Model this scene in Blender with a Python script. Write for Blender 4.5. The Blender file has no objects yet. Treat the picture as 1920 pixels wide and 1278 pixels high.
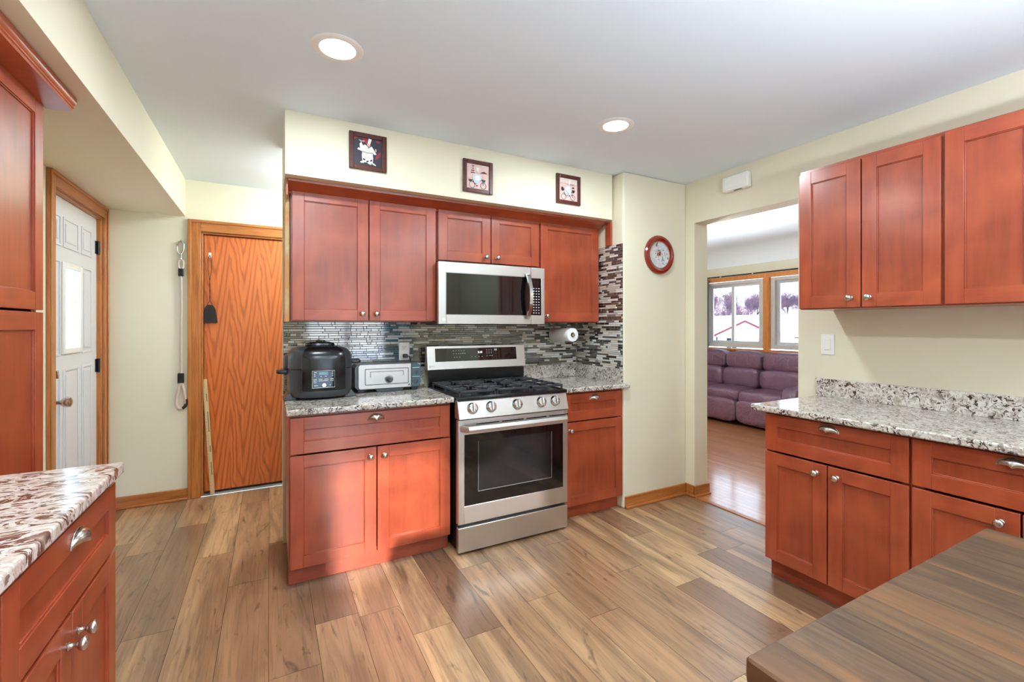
import bpy, bmesh, math, random
from mathutils import Vector, Matrix, noise
random.seed(7)
PI = math.pi
S = bpy.context.scene
COL = S.collection
# ------------------------------------------------------------------ camera
H = 1.335
cam_d = bpy.data.cameras.new('camera'); cam = bpy.data.objects.new('camera', cam_d); COL.objects.link(cam)
cam_d.sensor_width = 36.0; cam_d.sensor_fit = 'HORIZONTAL'
cam_d.lens = 850.0 / 1920.0 * 36.0
cam_d.shift_y = -(639.0 - 611.0) / 1920.0
cam_d.clip_start = 0.02; cam_d.clip_end = 400
YAW = math.atan2(454.0, 850.0)
cam.location = (0, 0, H); cam.rotation_euler = (PI / 2, 0, -YAW)
S.camera = cam
# ------------------------------------------------------------------ world, sun, exposure
S.view_settings.view_transform = 'Standard'; S.view_settings.look = 'None'
S.view_settings.exposure = 0.26; S.view_settings.gamma = 1.0; S.view_settings.use_curve_mapping = False
S.cycles.use_denoising = True
S.cycles.max_bounces = 10; S.cycles.diffuse_bounces = 5; S.cycles.glossy_bounces = 5
S.cycles.transparent_max_bounces = 12; S.cycles.transmission_bounces = 4
S.cycles.caustics_reflective = False; S.cycles.caustics_refractive = False
S.cycles.sample_clamp_indirect = 6.0
W = bpy.data.worlds.new('world'); S.world = W; W.use_nodes = True
wn = W.node_tree; wn.nodes.clear()
w_out = wn.nodes.new('ShaderNodeOutputWorld'); w_bg = wn.nodes.new('ShaderNodeBackground')
w_tc = wn.nodes.new('ShaderNodeTexCoord'); w_sp = wn.nodes.new('ShaderNodeSeparateXYZ'); w_r = wn.nodes.new('ShaderNodeValToRGB')
wn.links.new(w_tc.outputs['Generated'], w_sp.inputs[0]); wn.links.new(w_sp.outputs['Z'], w_r.inputs[0])
e = w_r.color_ramp.elements
e[0].position = 0.0; e[0].color = (0.88, 0.94, 1.0, 1); e[1].position = 0.7; e[1].color = (0.42, 0.68, 1.0, 1)
x = w_r.color_ramp.elements.new(0.12); x.color = (0.66, 0.84, 1.0, 1)
wn.links.new(w_r.outputs[0], w_bg.inputs['Color']); w_bg.inputs['Strength'].default_value = 4.2
wn.links.new(w_bg.outputs[0], w_out.inputs[0])
sun_d = bpy.data.lights.new('sun', 'SUN'); sun = bpy.data.objects.new('sun', sun_d); COL.objects.link(sun)
sun_d.energy = 6.5; sun_d.angle = math.radians(1.4); sun_d.color = (1.0, 0.95, 0.91)
sdir = Vector((-0.055, 1.0, -0.30)).normalized()
sun.rotation_euler = sdir.to_track_quat('-Z', 'Y').to_euler(); sun.location = (1, -6, 4)
LAMP_W = 14.0          # watts of each ceiling lamp

def portal(name, loc, rot, sx, sy):
    d = bpy.data.lights.new(name, 'AREA'); d.shape = 'RECTANGLE'; d.size = sx; d.size_y = sy
    d.cycles.is_portal = True
    o = bpy.data.objects.new(name, d); COL.objects.link(o); o.location = loc; o.rotation_euler = rot
portal('portal_patio', (1.175, -2.06, 1.03), (PI / 2, 0, 0), 1.35, 2.05)
portal('portal_living', (6.60, 3.9, 1.5), (PI / 2, 0, PI / 2), 2.6, 1.05)

# ------------------------------------------------------------------ material helpers
def lin(r, g, b):
    def f(c):
        c /= 255.0
        return c / 12.92 if c <= 0.04045 else ((c + 0.055) / 1.055) ** 2.4
    return (f(r), f(g), f(b), 1.0)

class NT:
    def __init__(s, name):
        s.m = bpy.data.materials.new(name); s.m.use_nodes = True; s.t = s.m.node_tree
        s.b = s.t.nodes['Principled BSDF']; s.out = s.t.nodes['Material Output']
    def n(s, typ, ins=None, **props):
        nd = s.t.nodes.new(typ)
        for k, v in props.items(): setattr(nd, k, v)
        for k, v in (ins or {}).items():
            if hasattr(v, 'is_output') or isinstance(v, bpy.types.NodeSocket): s.t.links.new(v, nd.inputs[k])
            else: nd.inputs[k].default_value = v
        return nd
    def set(s, **kw):
        for k, v in kw.items():
            k = k.replace('_', ' ')
            if isinstance(v, bpy.types.NodeSocket): s.t.links.new(v, s.b.inputs[k])
            else: s.b.inputs[k].default_value = v
        return s
    def coord(s, scale=(1, 1, 1), which='Object', loc=(0, 0, 0), rot=(0, 0, 0)):
        tc = s.n('ShaderNodeTexCoord')
        mp = s.n('ShaderNodeMapping', {0: tc.outputs[which], 'Location': loc, 'Rotation': rot, 'Scale': scale})
        return mp.outputs[0]
    def noise(s, vec, scale, detail=4, rough=0.55, dist=0.0):
        return s.n('ShaderNodeTexNoise', {'Vector': vec, 'Scale': scale, 'Detail': detail, 'Roughness': rough, 'Distortion': dist}).outputs[0]
    def ramp(s, fac, stops, interp='LINEAR'):
        r = s.n('ShaderNodeValToRGB', {0: fac}); cr = r.color_ramp; cr.interpolation = interp
        while len(cr.elements) < len(stops): cr.elements.new(0.5)
        for el, (p, c) in zip(cr.elements, stops):
            el.position = p; el.color = c if len(c) == 4 else (*c, 1)
        return r.outputs[0]
    def mix(s, fac, a, b, mode='MIX'):
        m = s.n('ShaderNodeMix', data_type='RGBA', blend_type=mode)
        for idx, v in ((0, fac), (6, a), (7, b)):
            if isinstance(v, bpy.types.NodeSocket): s.t.links.new(v, m.inputs[idx])
            else: m.inputs[idx].default_value = v
        return m.outputs[2]
    def math(s, op, a, b=0.0, c=0.0):
        m = s.n('ShaderNodeMath', operation=op)
        for i, v in enumerate((a, b, c)):
            if isinstance(v, bpy.types.NodeSocket): s.t.links.new(v, m.inputs[i])
            else: m.inputs[i].default_value = v
        return m.outputs[0]
    def bump(s, h, strength, dist=0.01):
        s.t.links.new(s.n('ShaderNodeBump', {'Height': h, 'Strength': strength, 'Distance': dist}).outputs[0], s.b.inputs['Normal'])
        return s

def flat(name, col, rough=0.5, metal=0.0, spec=0.5, coat=0.0):
    m = NT(name).set(Base_Color=col, Roughness=rough, Metallic=metal, Coat_Weight=coat); m.b.inputs['Specular IOR Level'].default_value = spec
    return m.m

def paint(name, col, rough=0.6, var=0.04):
    m = NT(name); v = m.coord()
    n = m.noise(v, 1.3, 2)
    dark = tuple(c * (1 - var) for c in col[:3]) + (1,)
    m.set(Base_Color=m.mix(n, dark, col), Roughness=rough); m.b.inputs['Specular IOR Level'].default_value = 0.35
    m.bump(m.noise(v, 260, 2), 0.05, 0.002)
    return m.m

def cherry(name, axis, tint=1.0):
    m = NT(name)
    sc = (14, 14, 1.1) if axis == 'z' else (1.1, 14, 14)
    v = m.coord(sc)
    g = m.noise(v, 3.0, 5, 0.6, 0.4)
    bl = m.noise(m.coord((1, 1, 1)), 5.5, 3, 0.5, 0.3)
    c = m.ramp(g, [(0.3, lin(134, 54, 30)), (0.7, lin(162, 68, 39))])
    c2 = m.mix(m.ramp(bl, [(0.4, (0, 0, 0)), (0.75, (1, 1, 1))]), c, lin(174, 81, 48))
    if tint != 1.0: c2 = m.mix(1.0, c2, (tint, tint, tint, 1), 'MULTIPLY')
    m.set(Base_Color=c2, Roughness=0.32, Coat_Weight=0.42, Coat_Roughness=0.22)
    m.bump(g, 0.03, 0.002)
    return m.m

def oak(name, c0, c1, axis='z', rough=0.35):
    m = NT(name)
    sc = {'z': (22, 22, 1.2), 'x': (1.2, 22, 22), 'y': (22, 1.2, 22)}[axis]
    g = m.noise(m.coord(sc), 2.6, 6, 0.65, 0.8)
    m.set(Base_Color=m.ramp(g, [(0.3, c0), (0.65, c1)]), Roughness=rough, Coat_Weight=0.2)
    m.bump(g, 0.05, 0.002)
    return m.m

def granite(name, base, grey, dark, sc=1.0, stretch=(1, 1, 1), fleck=0.6):
    m = NT(name)
    v = m.coord(stretch)
    n1 = m.noise(v, 22 * sc, 5, 0.62, 1.4)
    n2 = m.noise(m.coord(stretch, loc=(3, 7, 1)), 24 * sc, 4, 0.6, 2.2)
    n3 = m.noise(m.coord(stretch, loc=(9, 2, 5)), 9 * sc, 3, 0.5, 0.6)
    a = m.ramp(n1, [(0.42, grey), (0.56, base)])
    d = m.ramp(n2, [(fleck - 0.012, (0, 0, 0)), (fleck + 0.012, (1, 1, 1))])
    gate = m.ramp(n3, [(0.36, (0.25, 0.25, 0.25)), (0.52, (1, 1, 1))])
    fac = m.math('MULTIPLY', d, gate)
    c = m.mix(fac, a, dark)
    tiny = m.ramp(m.noise(v, 120 * sc, 2), [(0.66, (0, 0, 0)), (0.72, (1, 1, 1))])
    c = m.mix(m.math('MULTIPLY', tiny, 0.7), c, dark)
    m.set(Base_Color=c, Roughness=0.12); m.b.inputs['Specular IOR Level'].default_value = 0.6
    return m.m

def steel(name, col=(0.67, 0.655, 0.645, 1), rough=0.39, axis='x'):
    m = NT(name)
    sc = (2, 400, 400) if axis == 'x' else (400, 400, 2)
    g = m.noise(m.coord(sc), 1.0, 3, 0.5)
    m.set(Base_Color=col, Metallic=1.0, Roughness=rough, Anisotropic=0.4)
    return m.m

def glass(name, tint=(1, 1, 1, 1), rough=0.0, refl=1.0):
    m = NT(name); t = m.t
    tr = m.n('ShaderNodeBsdfTransparent', {0: tint}); gl = m.n('ShaderNodeBsdfGlossy', {'Roughness': rough})
    lw = m.n('ShaderNodeFresnel', {0: 1.45})
    mx = m.n('ShaderNodeMixShader', {0: m.math('MULTIPLY', lw.outputs[0], refl), 1: tr.outputs[0], 2: gl.outputs[0]})
    t.links.new(mx.outputs[0], m.out.inputs[0]); t.nodes.remove(m.b)
    return m.m

def emit(name, col, st):
    m = NT(name).set(Base_Color=col, Emission_Color=col, Emission_Strength=st); return m.m

M = {}
M['wall'] = paint('cream_wall_paint', lin(233, 227, 204))
M['wall_far'] = M['wall']
M['ceil'] = paint('ceiling_paint', lin(232, 244, 255), 0.8, 0.02)
M['lr_ceil'] = paint('living_ceiling_paint', lin(247, 252, 255), 0.8, 0.01)
M['chv'] = cherry('cherry_wood_upright', 'z'); M['chh'] = cherry('cherry_wood_level', 'x')
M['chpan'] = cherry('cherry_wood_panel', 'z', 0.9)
M['chdark'] = flat('cabinet_inside_dark', lin(62, 20, 14), 0.5)
M['oakz'] = oak('oak_trim_upright', lin(150, 84, 34), lin(196, 124, 62), 'z')
M['oakx'] = oak('oak_trim_level', lin(146, 82, 34), lin(192, 120, 60), 'x')
M['oaky'] = oak('oak_trim_deep', lin(146, 82, 34), lin(192, 120, 60), 'y')
M['lroak'] = oak('window_oak', lin(196, 116, 48), lin(226, 146, 74), 'z')
M['granite'] = granite('granite_grey', lin(212, 206, 198), lin(172, 162, 151), lin(62, 48, 42), 1.5, (1, 1, 1), 0.555)
M['granite_near'] = granite('granite_near', lin(236, 230, 226), lin(206, 188, 178), lin(104, 72, 62), 0.62, (1, 2.0, 1), 0.535)
M['steel'] = steel('brushed_steel'); M['steelz'] = steel('brushed_steel_upright', axis='z')
M['nickel'] = flat('satin_nickel', lin(205, 200, 194), 0.22, 1.0)
M['chrome'] = flat('chrome', lin(215, 215, 218), 0.10, 1.0)
M['black'] = flat('black_enamel', lin(16, 17, 20), 0.22)
M['blackglass'] = flat('black_glass', lin(10, 10, 12), 0.04, 0, 0.6)
M['ovenglass'] = flat('oven_inner_glass', lin(24, 24, 26), 0.06, 0, 0.6)
M['iron'] = flat('cast_iron', lin(50, 52, 56), 0.34)
M['plastic_black'] = flat('black_plastic', lin(22, 23, 26), 0.35)
M['graphite'] = flat('graphite_plastic', lin(74, 78, 82), 0.30, 0.55)
M['white'] = flat('white_plastic', lin(244, 244, 242), 0.35)
M['whitepaint'] = paint('white_door_paint', lin(226, 227, 232), 0.4, 0.01)
M['vinyl'] = flat('white_vinyl', lin(248, 248, 250), 0.35)
M['paper'] = flat('paper_towel_white', lin(246, 246, 248), 0.9)
M['print'] = flat('white_print', lin(235, 235, 235), 0.4)
M['printred'] = flat('red_print', lin(150, 60, 40), 0.4)
M['glow'] = emit('display_digits', (0.85, 0.95, 1, 1), 2.0)
M['lamp'] = emit('lamp_diffuser', (1.0, 0.98, 0.95, 1), 14.0)
M['glass'] = glass('window_glass')
def mk_frost():
    m = NT('frosted_glass'); a = m.n('ShaderNodeBsdfTranslucent', {0: (0.9, 0.93, 0.95, 1)}); b = m.n('ShaderNodeBsdfTransparent')
    mx = m.n('ShaderNodeMixShader', {0: 0.45, 1: a.outputs[0], 2: b.outputs[0]}); m.t.links.new(mx.outputs[0], m.out.inputs[0]); m.t.nodes.remove(m.b); return m.m
M['frost'] = mk_frost()
M['snow'] = flat('snow', lin(246, 248, 252), 0.9)
M['dull'] = flat('dull_pane', lin(52, 52, 60), 0.9, 0, 0.0)
M['house'] = flat('pale_siding', lin(236, 230, 220), 0.8)
M['redtrim'] = flat('red_roof_trim', lin(120, 30, 36), 0.6)
M['bark'] = flat('winter_bark', lin(72, 44, 52), 0.9)
M['bark2'] = flat('winter_bark_grey', lin(62, 52, 70), 0.9)
def mk_twigs():
    m = NT('twig_haze'); v = m.coord((4.5, 4.5, 1.8)); n1 = m.noise(v, 1.6, 6, 0.75, 1.6)
    m.set(Base_Color=m.mix(m.noise(m.coord(), 0.8, 2), lin(110, 80, 98), lin(140, 106, 116)), Roughness=0.95, Alpha=m.ramp(n1, [(0.47, (0, 0, 0)), (0.60, (0.8, 0.8, 0.8))])); m.b.inputs['Specular IOR Level'].default_value = 0.0
    return m.m
M['twigs'] = mk_twigs()
M['rod'] = flat('dark_bronze', lin(52, 42, 38), 0.4, 0.6)
M['frame'] = oak('dark_picture_frame', lin(62, 26, 22), lin(92, 42, 34), 'x', 0.35)
M['mahog'] = flat('red_mahogany', lin(128, 30, 16), 0.18, 0, 0.5, 0.4)

def mk_floor(name, pal, fine, coat=0.40, cr=0.22):
    m = NT(name)
    at = m.n('ShaderNodeAttribute', attribute_name='tone')
    sp = m.n('ShaderNodeSeparateColor', {0: at.outputs['Color']})
    tc = m.n('ShaderNodeTexCoord')
    off = m.n('ShaderNodeVectorMath', {0: at.outputs['Color'], 1: (37.0, 53.0, 11.0)}, operation='MULTIPLY')
    ad = m.n('ShaderNodeVectorMath', {0: tc.outputs['Object'], 1: off.outputs[0]}, operation='ADD')
    def mp(s): return m.n('ShaderNodeMapping', {0: ad.outputs[0], 'Scale': s}).outputs[0]
    base = m.ramp(sp.outputs[0], [(0.0, pal[0]), (0.3, pal[1]), (0.6, pal[2]), (1.0, pal[3])])
    wide = m.noise(mp((7, 0.9, 1)), 1.0, 4, 0.55, 0.8)
    c = m.mix(m.ramp(wide, [(0.40, (0, 0, 0)), (0.62, (0.75, 0.75, 0.75))]), base, pal[4])
    g = m.noise(mp((55, 2.2, 1)), 1.0, 6, 0.65, 1.2)
    c = m.mix(m.math('MULTIPLY', m.ramp(g, [(0.48, (0, 0, 0)), (0.75, (1, 1, 1))]), fine), c, pal[5])
    k = m.noise(mp((9, 2.0, 1)), 1.1, 3, 0.6, 2.6)
    c = m.mix(m.ramp(k, [(0.60, (0, 0, 0)), (0.72, (0.8, 0.8, 0.8))]), c, pal[5])
    m.set(Base_Color=c, Roughness=0.33, Coat_Weight=coat, Coat_Roughness=cr); m.b.inputs['Specular IOR Level'].default_value = 0.55
    m.bump(g, 0.04, 0.002)
    return m.m
M['plank'] = mk_floor('laminate_planks', [lin(132, 98, 72), lin(160, 122, 90), lin(182, 142, 104), lin(210, 172, 128), lin(120, 88, 64), lin(72, 54, 43)], 0.65)
M['hardwood'] = mk_floor('living_hardwood', [lin(184, 118, 72), lin(192, 128, 80), lin(198, 134, 86), lin(206, 144, 96), lin(178, 112, 68), lin(150, 92, 54)], 0.3, 1.0, 0.13)
M['gap'] = flat('plank_gap', lin(60, 40, 28), 0.8)

def mk_tile():
    m = NT('mosaic_tile'); at = m.n('ShaderNodeAttribute', attribute_name='tone')
    m.set(Base_Color=at.outputs['Color'], Roughness=0.07, Coat_Weight=1.0, Coat_Roughness=0.05, IOR=1.75, Coat_IOR=1.8)
    v = m.coord((40, 40, 160)); m.bump(m.noise(v, 1.0, 1), 0.06, 0.002)
    return m.m
M['tile'] = mk_tile()
M['grout'] = flat('grout', lin(128, 124, 118), 0.8)

def mk_closet():
    m = NT('oak_veneer_cathedral')
    tc = m.n('ShaderNodeTexCoord'); sp = m.n('ShaderNodeSeparateXYZ', {0: tc.outputs['Object']})
    X, Z = sp.outputs[0], sp.outputs[2]
    wob = m.noise(m.coord((5, 1, 1.6)), 1.6, 3, 0.5)
    xx = m.math('ADD', X, m.math('MULTIPLY', wob, 0.05))
    fr = m.math('FRACT', m.math('DIVIDE', xx, 0.195))
    d = m.math('ABSOLUTE', m.math('SUBTRACT', fr, 0.5))
    vv = m.math('POWER', m.math('MULTIPLY', d, 2.0), 1.25)
    ph = m.math('SUBTRACT', m.math('MULTIPLY', Z, 4.2), m.math('MULTIPLY', vv, 3.2))
    ph = m.math('ADD', ph, m.math('MULTIPLY', wob, 2.2))
    band = m.math('MULTIPLY_ADD', m.math('SINE', m.math('MULTIPLY', ph, 5.6)), 0.5, 0.5)
    band = m.math('POWER', band, 2.5)
    g = m.noise(m.coord((60, 60, 2.0)), 1.5, 5, 0.6)
    c = m.ramp(g, [(0.3, lin(196, 96, 42)), (0.7, lin(224, 126, 64))])
    c = m.mix(m.math('MULTIPLY', band, 0.55), c, lin(134, 58, 26))
    m.set(Base_Color=c, Roughness=0.28, Coat_Weight=0.3)
    return m.m
M['closet'] = mk_closet()

def mk_table():
    m = NT('rustic_table_wood')
    at = m.n('ShaderNodeAttribute', attribute_name='tone')
    tc = m.n('ShaderNodeTexCoord')
    off = m.n('ShaderNodeVectorMath', {0: at.outputs['Color'], 1: (31.0, 17.0, 5.0)}, operation='MULTIPLY')
    ad = m.n('ShaderNodeVectorMath', {0: tc.outputs['Object'], 1: off.outputs[0]}, operation='ADD')
    def mp(s): return m.n('ShaderNodeMapping', {0: ad.outputs[0], 'Scale': s}).outputs[0]
    sp = m.n('ShaderNodeSeparateColor', {0: at.outputs['Color']})
    base = m.ramp(sp.outputs[0], [(0.0, lin(68, 54, 42)), (0.5, lin(86, 67, 49)), (1.0, lin(102, 80, 58))])
    g = m.noise(mp((46, 3.0, 20)), 1.0, 6, 0.65, 0.8)
    c = m.mix(m.ramp(g, [(0.36, (0, 0, 0)), (0.66, (1, 1, 1))]), lin(58, 44, 36), base)
    w = m.noise(mp((12, 1.6, 6)), 1.0, 3, 0.5)
    c = m.mix(m.ramp(w, [(0.5, (0, 0, 0)), (0.72, (0.6, 0.6, 0.6))]), c, lin(128, 86, 52))
    sc = m.noise(mp((24, 5, 10)), 3.2, 4, 0.7, 2.0)
    c = m.mix(m.ramp(sc, [(0.70, (0, 0, 0)), (0.74, (0.35, 0.35, 0.35))]), c, lin(190, 184, 180))
    m.set(Base_Color=c, Roughness=0.42); m.b.inputs['Specular IOR Level'].default_value = 0.35; m.bump(g, 0.15, 0.003)
    return m.m
M['table'] = mk_table()
def mk_leather():
    m = NT('burgundy_leather'); v = m.coord()
    n = m.noise(v, 3.0, 3)
    m.set(Base_Color=m.mix(n, lin(80, 50, 68), lin(122, 88, 108)), Roughness=0.34)
    a = m.noise(v, 9, 5, 0.6, 1.5); m.bump(a, 0.55, 0.03)
    return m.m
M['leather'] = mk_leather()
def mk_ply():
    m = NT('bare_plaster_edge'); v = m.coord((6, 6, 6)); m.set(Base_Color=m.ramp(m.noise(v, 1.2, 4), [(0.4, lin(208, 190, 146)), (0.62, lin(206, 150, 96))]), Roughness=0.7); return m.m
M['ply'] = mk_ply()

# ------------------------------------------------------------------ mesh builder
class MB:
    def __init__(s): s.bm = bmesh.new(); s.tone = None
    def _faces(s, vs, quads, mat):
        out = []
        for q in quads:
            try: f = s.bm.faces.new([vs[i] for i in q])
            except ValueError: continue
            f.material_index = mat; out.append(f)
        return out
    def box(s, x0, x1, y0, y1, z0, z1, mat=0):
        vs = [s.bm.verts.new((x, y, z)) for z in (z0, z1) for y in (y0, y1) for x in (x0, x1)]
        return s._faces(vs, [(0, 2, 3, 1), (4, 5, 7, 6), (0, 1, 5, 4), (2, 6, 7, 3), (0, 4, 6, 2), (1, 3, 7, 5)], mat)
    def prism(s, pts, axis, a, b, mat=0):
        """pts: outline in the two other axes (cyclic order xyz minus axis); extruded from a to b"""
        def mk(p, t):
            if axis == 'x': return (t, p[0], p[1])
            if axis == 'y': return (p[0], t, p[1])
            return (p[0], p[1], t)
        A = [s.bm.verts.new(mk(p, a)) for p in pts]; B = [s.bm.verts.new(mk(p, b)) for p in pts]
        n = len(pts); fs = []
        for i in range(n):
            j = (i + 1) % n
            fs.append(s.bm.faces.new((A[i], A[j], B[j], B[i])))
        fs.append(s.bm.faces.new(A[::-1])); fs.append(s.bm.faces.new(B))
        for f in fs: f.material_index = mat
        return fs
    def lathe(s, prof, c=(0, 0, 0), axis='z', seg=24, mat=0, cap=True):
        ax = {'z': (Vector((1, 0, 0)), Vector((0, 1, 0)), Vector((0, 0, 1))),
              'y': (Vector((0, 0, 1)), Vector((1, 0, 0)), Vector((0, 1, 0))),
              'x': (Vector((0, 1, 0)), Vector((0, 0, 1)), Vector((1, 0, 0)))}
        U_, V_, W_ = ax[axis] if isinstance(axis, str) else axis
        c = Vector(c); rings = []
        for r, h in prof:
            rings.append([s.bm.verts.new(c + U_ * (r * math.cos(2 * PI * k / seg)) + V_ * (r * math.sin(2 * PI * k / seg)) + W_ * h) for k in range(seg)])
        for a, b in zip(rings, rings[1:]):
            for k in range(seg):
                f = s.bm.faces.new((a[k], a[(k + 1) % seg], b[(k + 1) % seg], b[k])); f.material_index = mat
        if cap:
            f = s.bm.faces.new(rings[0][::-1]); f.material_index = mat
            f = s.bm.faces.new(rings[-1]); f.material_index = mat
    def loft(s, rings, mat=0, cap=True):
        R = [[s.bm.verts.new(p) for p in r] for r in rings]; n = len(R[0])
        for a, b in zip(R, R[1:]):
            for k in range(n):
                f = s.bm.faces.new((a[k], a[(k + 1) % n], b[(k + 1) % n], b[k])); f.material_index = mat
        if cap:
            f = s.bm.faces.new(R[0][::-1]); f.material_index = mat
            f = s.bm.faces.new(R[-1]); f.material_index = mat
    def tube(s, pts, r, seg=8, mat=0, flat_=1.0):
        pts = [Vector(p) for p in pts]; rr = r if isinstance(r, (list, tuple)) else [r] * len(pts)
        rings = []; up = None
        for i, p in enumerate(pts):
            d = (pts[min(i + 1, len(pts) - 1)] - pts[max(i - 1, 0)]).normalized()
            if up is None: up = Vector((0, 0, 1)) if abs(d.z) < 0.9 else Vector((1, 0, 0))
            a = d.cross(up).normalized(); b = a.cross(d).normalized(); up = b
            rings.append([p + a * (rr[i] * math.cos(2 * PI * k / seg)) + b * (rr[i] * flat_ * math.sin(2 * PI * k / seg)) for k in range(seg)])
        s.loft(rings, mat)
    def superell(s, c, r, e1=0.35, e2=0.35, nu=26, nv=16, mat=0, warp=None):
        c = Vector(c)
        def pw(v, e_): return math.copysign(abs(v) ** e_, v)
        rings = []
        for j in range(1, nv):
            ph = -PI / 2 + PI * j / nv
            ring = []
            for i in range(nu):
                th = 2 * PI * i / nu
                p = Vector((r[0] * pw(math.cos(ph), e1) * pw(math.cos(th), e2), r[1] * pw(math.cos(ph), e1) * pw(math.sin(th), e2), r[2] * pw(math.sin(ph), e1)))
                if warp: p = warp(p)
                ring.append(c + p)
            rings.append(ring)
        s.loft(rings, mat)
    def paint(s, faces, col):
        if s.tone is None: s.tone = s.bm.loops.layers.float_color.new('tone')
        for f in faces:
            for l in f.loops: l[s.tone] = col
    def build(s, name, mats, parent=None, bevel=0.0, seg=2, smooth=True, angle=35, recalc=True):
        if recalc: bmesh.ops.recalc_face_normals(s.bm, faces=s.bm.faces)
        me = bpy.data.meshes.new(name); s.bm.to_mesh(me); s.bm.free()
        for m_ in (mats if isinstance(mats, (list, tuple)) else [mats]): me.materials.append(m_)
        if smooth:
            me.shade_smooth(); me.set_sharp_from_angle(angle=math.radians(angle))
        o = bpy.data.objects.new(name, me); COL.objects.link(o)
        if parent: o.parent = parent
        if bevel > 0:
            b = o.modifiers.new('edge', 'BEVEL'); b.width = bevel; b.segments = seg; b.limit_method = 'ANGLE'; b.angle_limit = math.radians(40)
        return o

def tag(o, label, cat, group=None, kind=None):
    o['label'] = label; o['category'] = cat
    if group: o['group'] = group
    if kind: o['kind'] = kind
    return o
def root(name, label, cat, loc=(0, 0, 0), rz=0.0, group=None):
    o = bpy.data.objects.new(name, None); COL.objects.link(o); o.location = loc; o.rotation_euler = (0, 0, rz); o.empty_display_size = 0.05
    return tag(o, label, cat, group)
def struct(o):
    o['kind'] = 'structure'; return o
def boxes(name, mats, bs, parent=None, bevel=0.0, **k):
    m = MB()
    for b in bs: m.box(*b)
    return m.build(name, mats, parent, bevel, **k)
def text(name, body, loc, size, mat, parent, rot=(PI / 2, 0, 0), ext=0.0004, align='CENTER'):
    c = bpy.data.curves.new(name, 'FONT'); c.body = body; c.size = size; c.extrude = ext; c.align_x = align; c.align_y = 'CENTER'
    c.materials.append(mat); tmp = bpy.data.objects.new(name, c); me = bpy.data.meshes.new_from_object(tmp); bpy.data.objects.remove(tmp)
    o = bpy.data.objects.new(name, me); COL.objects.link(o); o.location = loc; o.rotation_euler = rot; o.parent = parent
    return o
#NEXT
# ------------------------------------------------------------------ floors
def planks(name, x0, x1, y0, y1, w, length, mat, joints=None, gap=0.0009, origin=0.0, seed=1, ztop=0.0):
    rnd = random.Random(seed); m = MB()
    m.box(x0, x1, y0, y1, ztop - 0.03, ztop - 0.0012, 1)
    k0 = math.floor((x0 - origin) / w); k1 = math.ceil((x1 - origin) / w)
    for k in range(k0, k1):
        a, b = origin + k * w, origin + (k + 1) * w
        a, b = max(a, x0), min(b, x1)
        if b - a < 0.002: continue
        js = (joints or {}).get(k)
        j = (js if js is not None else rnd.uniform(0, length)) 
        while j > y0: j -= length
        ys = []
        while j < y1: ys.append(j); j += length
        ys.append(y1 + 1)
        for p, q in zip(ys, ys[1:]):
            p, q = max(p, y0), min(q, y1)
            if q - p < 0.004: continue
            vs = [m.bm.verts.new((X, Y, ztop)) for X, Y in ((a + gap, p + gap), (b - gap, p + gap), (b - gap, q - gap), (a + gap, q - gap))]
            f = m.bm.faces.new(vs); m.paint([f], (rnd.random(), rnd.random(), rnd.random(), 1))
    return struct(m.build(name, [M[mat], M['gap']], smooth=False, recalc=False))
JN = {-4: 3.367, -3: 2.468, -2: 3.144, -1: 2.73, 0: 3.158, 1: 2.201, 3: 1.931, 5: 2.33, 6: 1.902, 7: 1.659, 9: 1.896, 10: 1.652, 11: 2.174, 13: 1.782}
planks('floor', -1.05, 2.93, -1.95, 4.27, 0.184, 1.22, 'plank', JN, origin=-0.005, seed=5)
planks('floor', 2.945, 6.60, -1.6, 5.75, 0.057, 0.9, 'hardwood', None, gap=0.0006, seed=9, ztop=0.002)
struct(boxes('trim_1', M['oaky'], [(2.915, 2.952, 1.666, 2.455, -0.005, 0.006)], bevel=0.003))
# ------------------------------------------------------------------ walls
def wall(name, bs, mat='wall', bevel=0.0): return struct(boxes(name, M[mat], bs, bevel=bevel, smooth=False))
wall('wall_left', [(-1.135, -1.05, -2.0, 3.365, 0, 2.466), (-1.135, -1.05, 4.20, 4.27, 0, 2.466), (-1.135, -1.05, 3.365, 4.20, 2.10, 2.466)])
wall('wall_left', [(-1.05, -0.575, -1.95, 4.27, 2.182, 2.466)])                      # dropped soffit over pantry and entry door
wall('wall_far', [(-1.135, -0.475, 4.27, 4.40, 0, 2.466), (0.33, 0.90, 4.27, 4.40, 0, 2.466), (-0.475, 0.33, 4.27, 4.40, 2.072, 2.466), (0.75, 0.90, 3.24, 4.27, 0, 2.466)])
wall('wall_stove', [(0.07, 2.28, 3.12, 3.24, 0, 2.466), (0.07, 2.264, 2.645, 3.12, 2.131, 2.466)])
wall('wall_corner', [(2.28, 2.93, 2.54, 3.24, 0, 2.466)], bevel=0.012)
wall('wall_right', [(2.93, 3.076, -2.0, 1.666, 0, 2.6), (2.93, 3.076, 1.666, 2.455, 2.14, 2.6), (2.93, 3.076, 2.455, 5.75, 0, 2.6)])
wall('wall_back', [(-1.135, 0.5, -2.05, -1.95, 0, 2.466), (1.85, 3.076, -2.05, -1.95, 0, 2.466), (0.5, 1.85, -2.05, -1.95, 2.05, 2.466)])
struct(boxes('ceiling', M['ceil'], [(-1.2, 2.93, -2.05, 4.4, 2.466, 2.56)], smooth=False))
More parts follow.
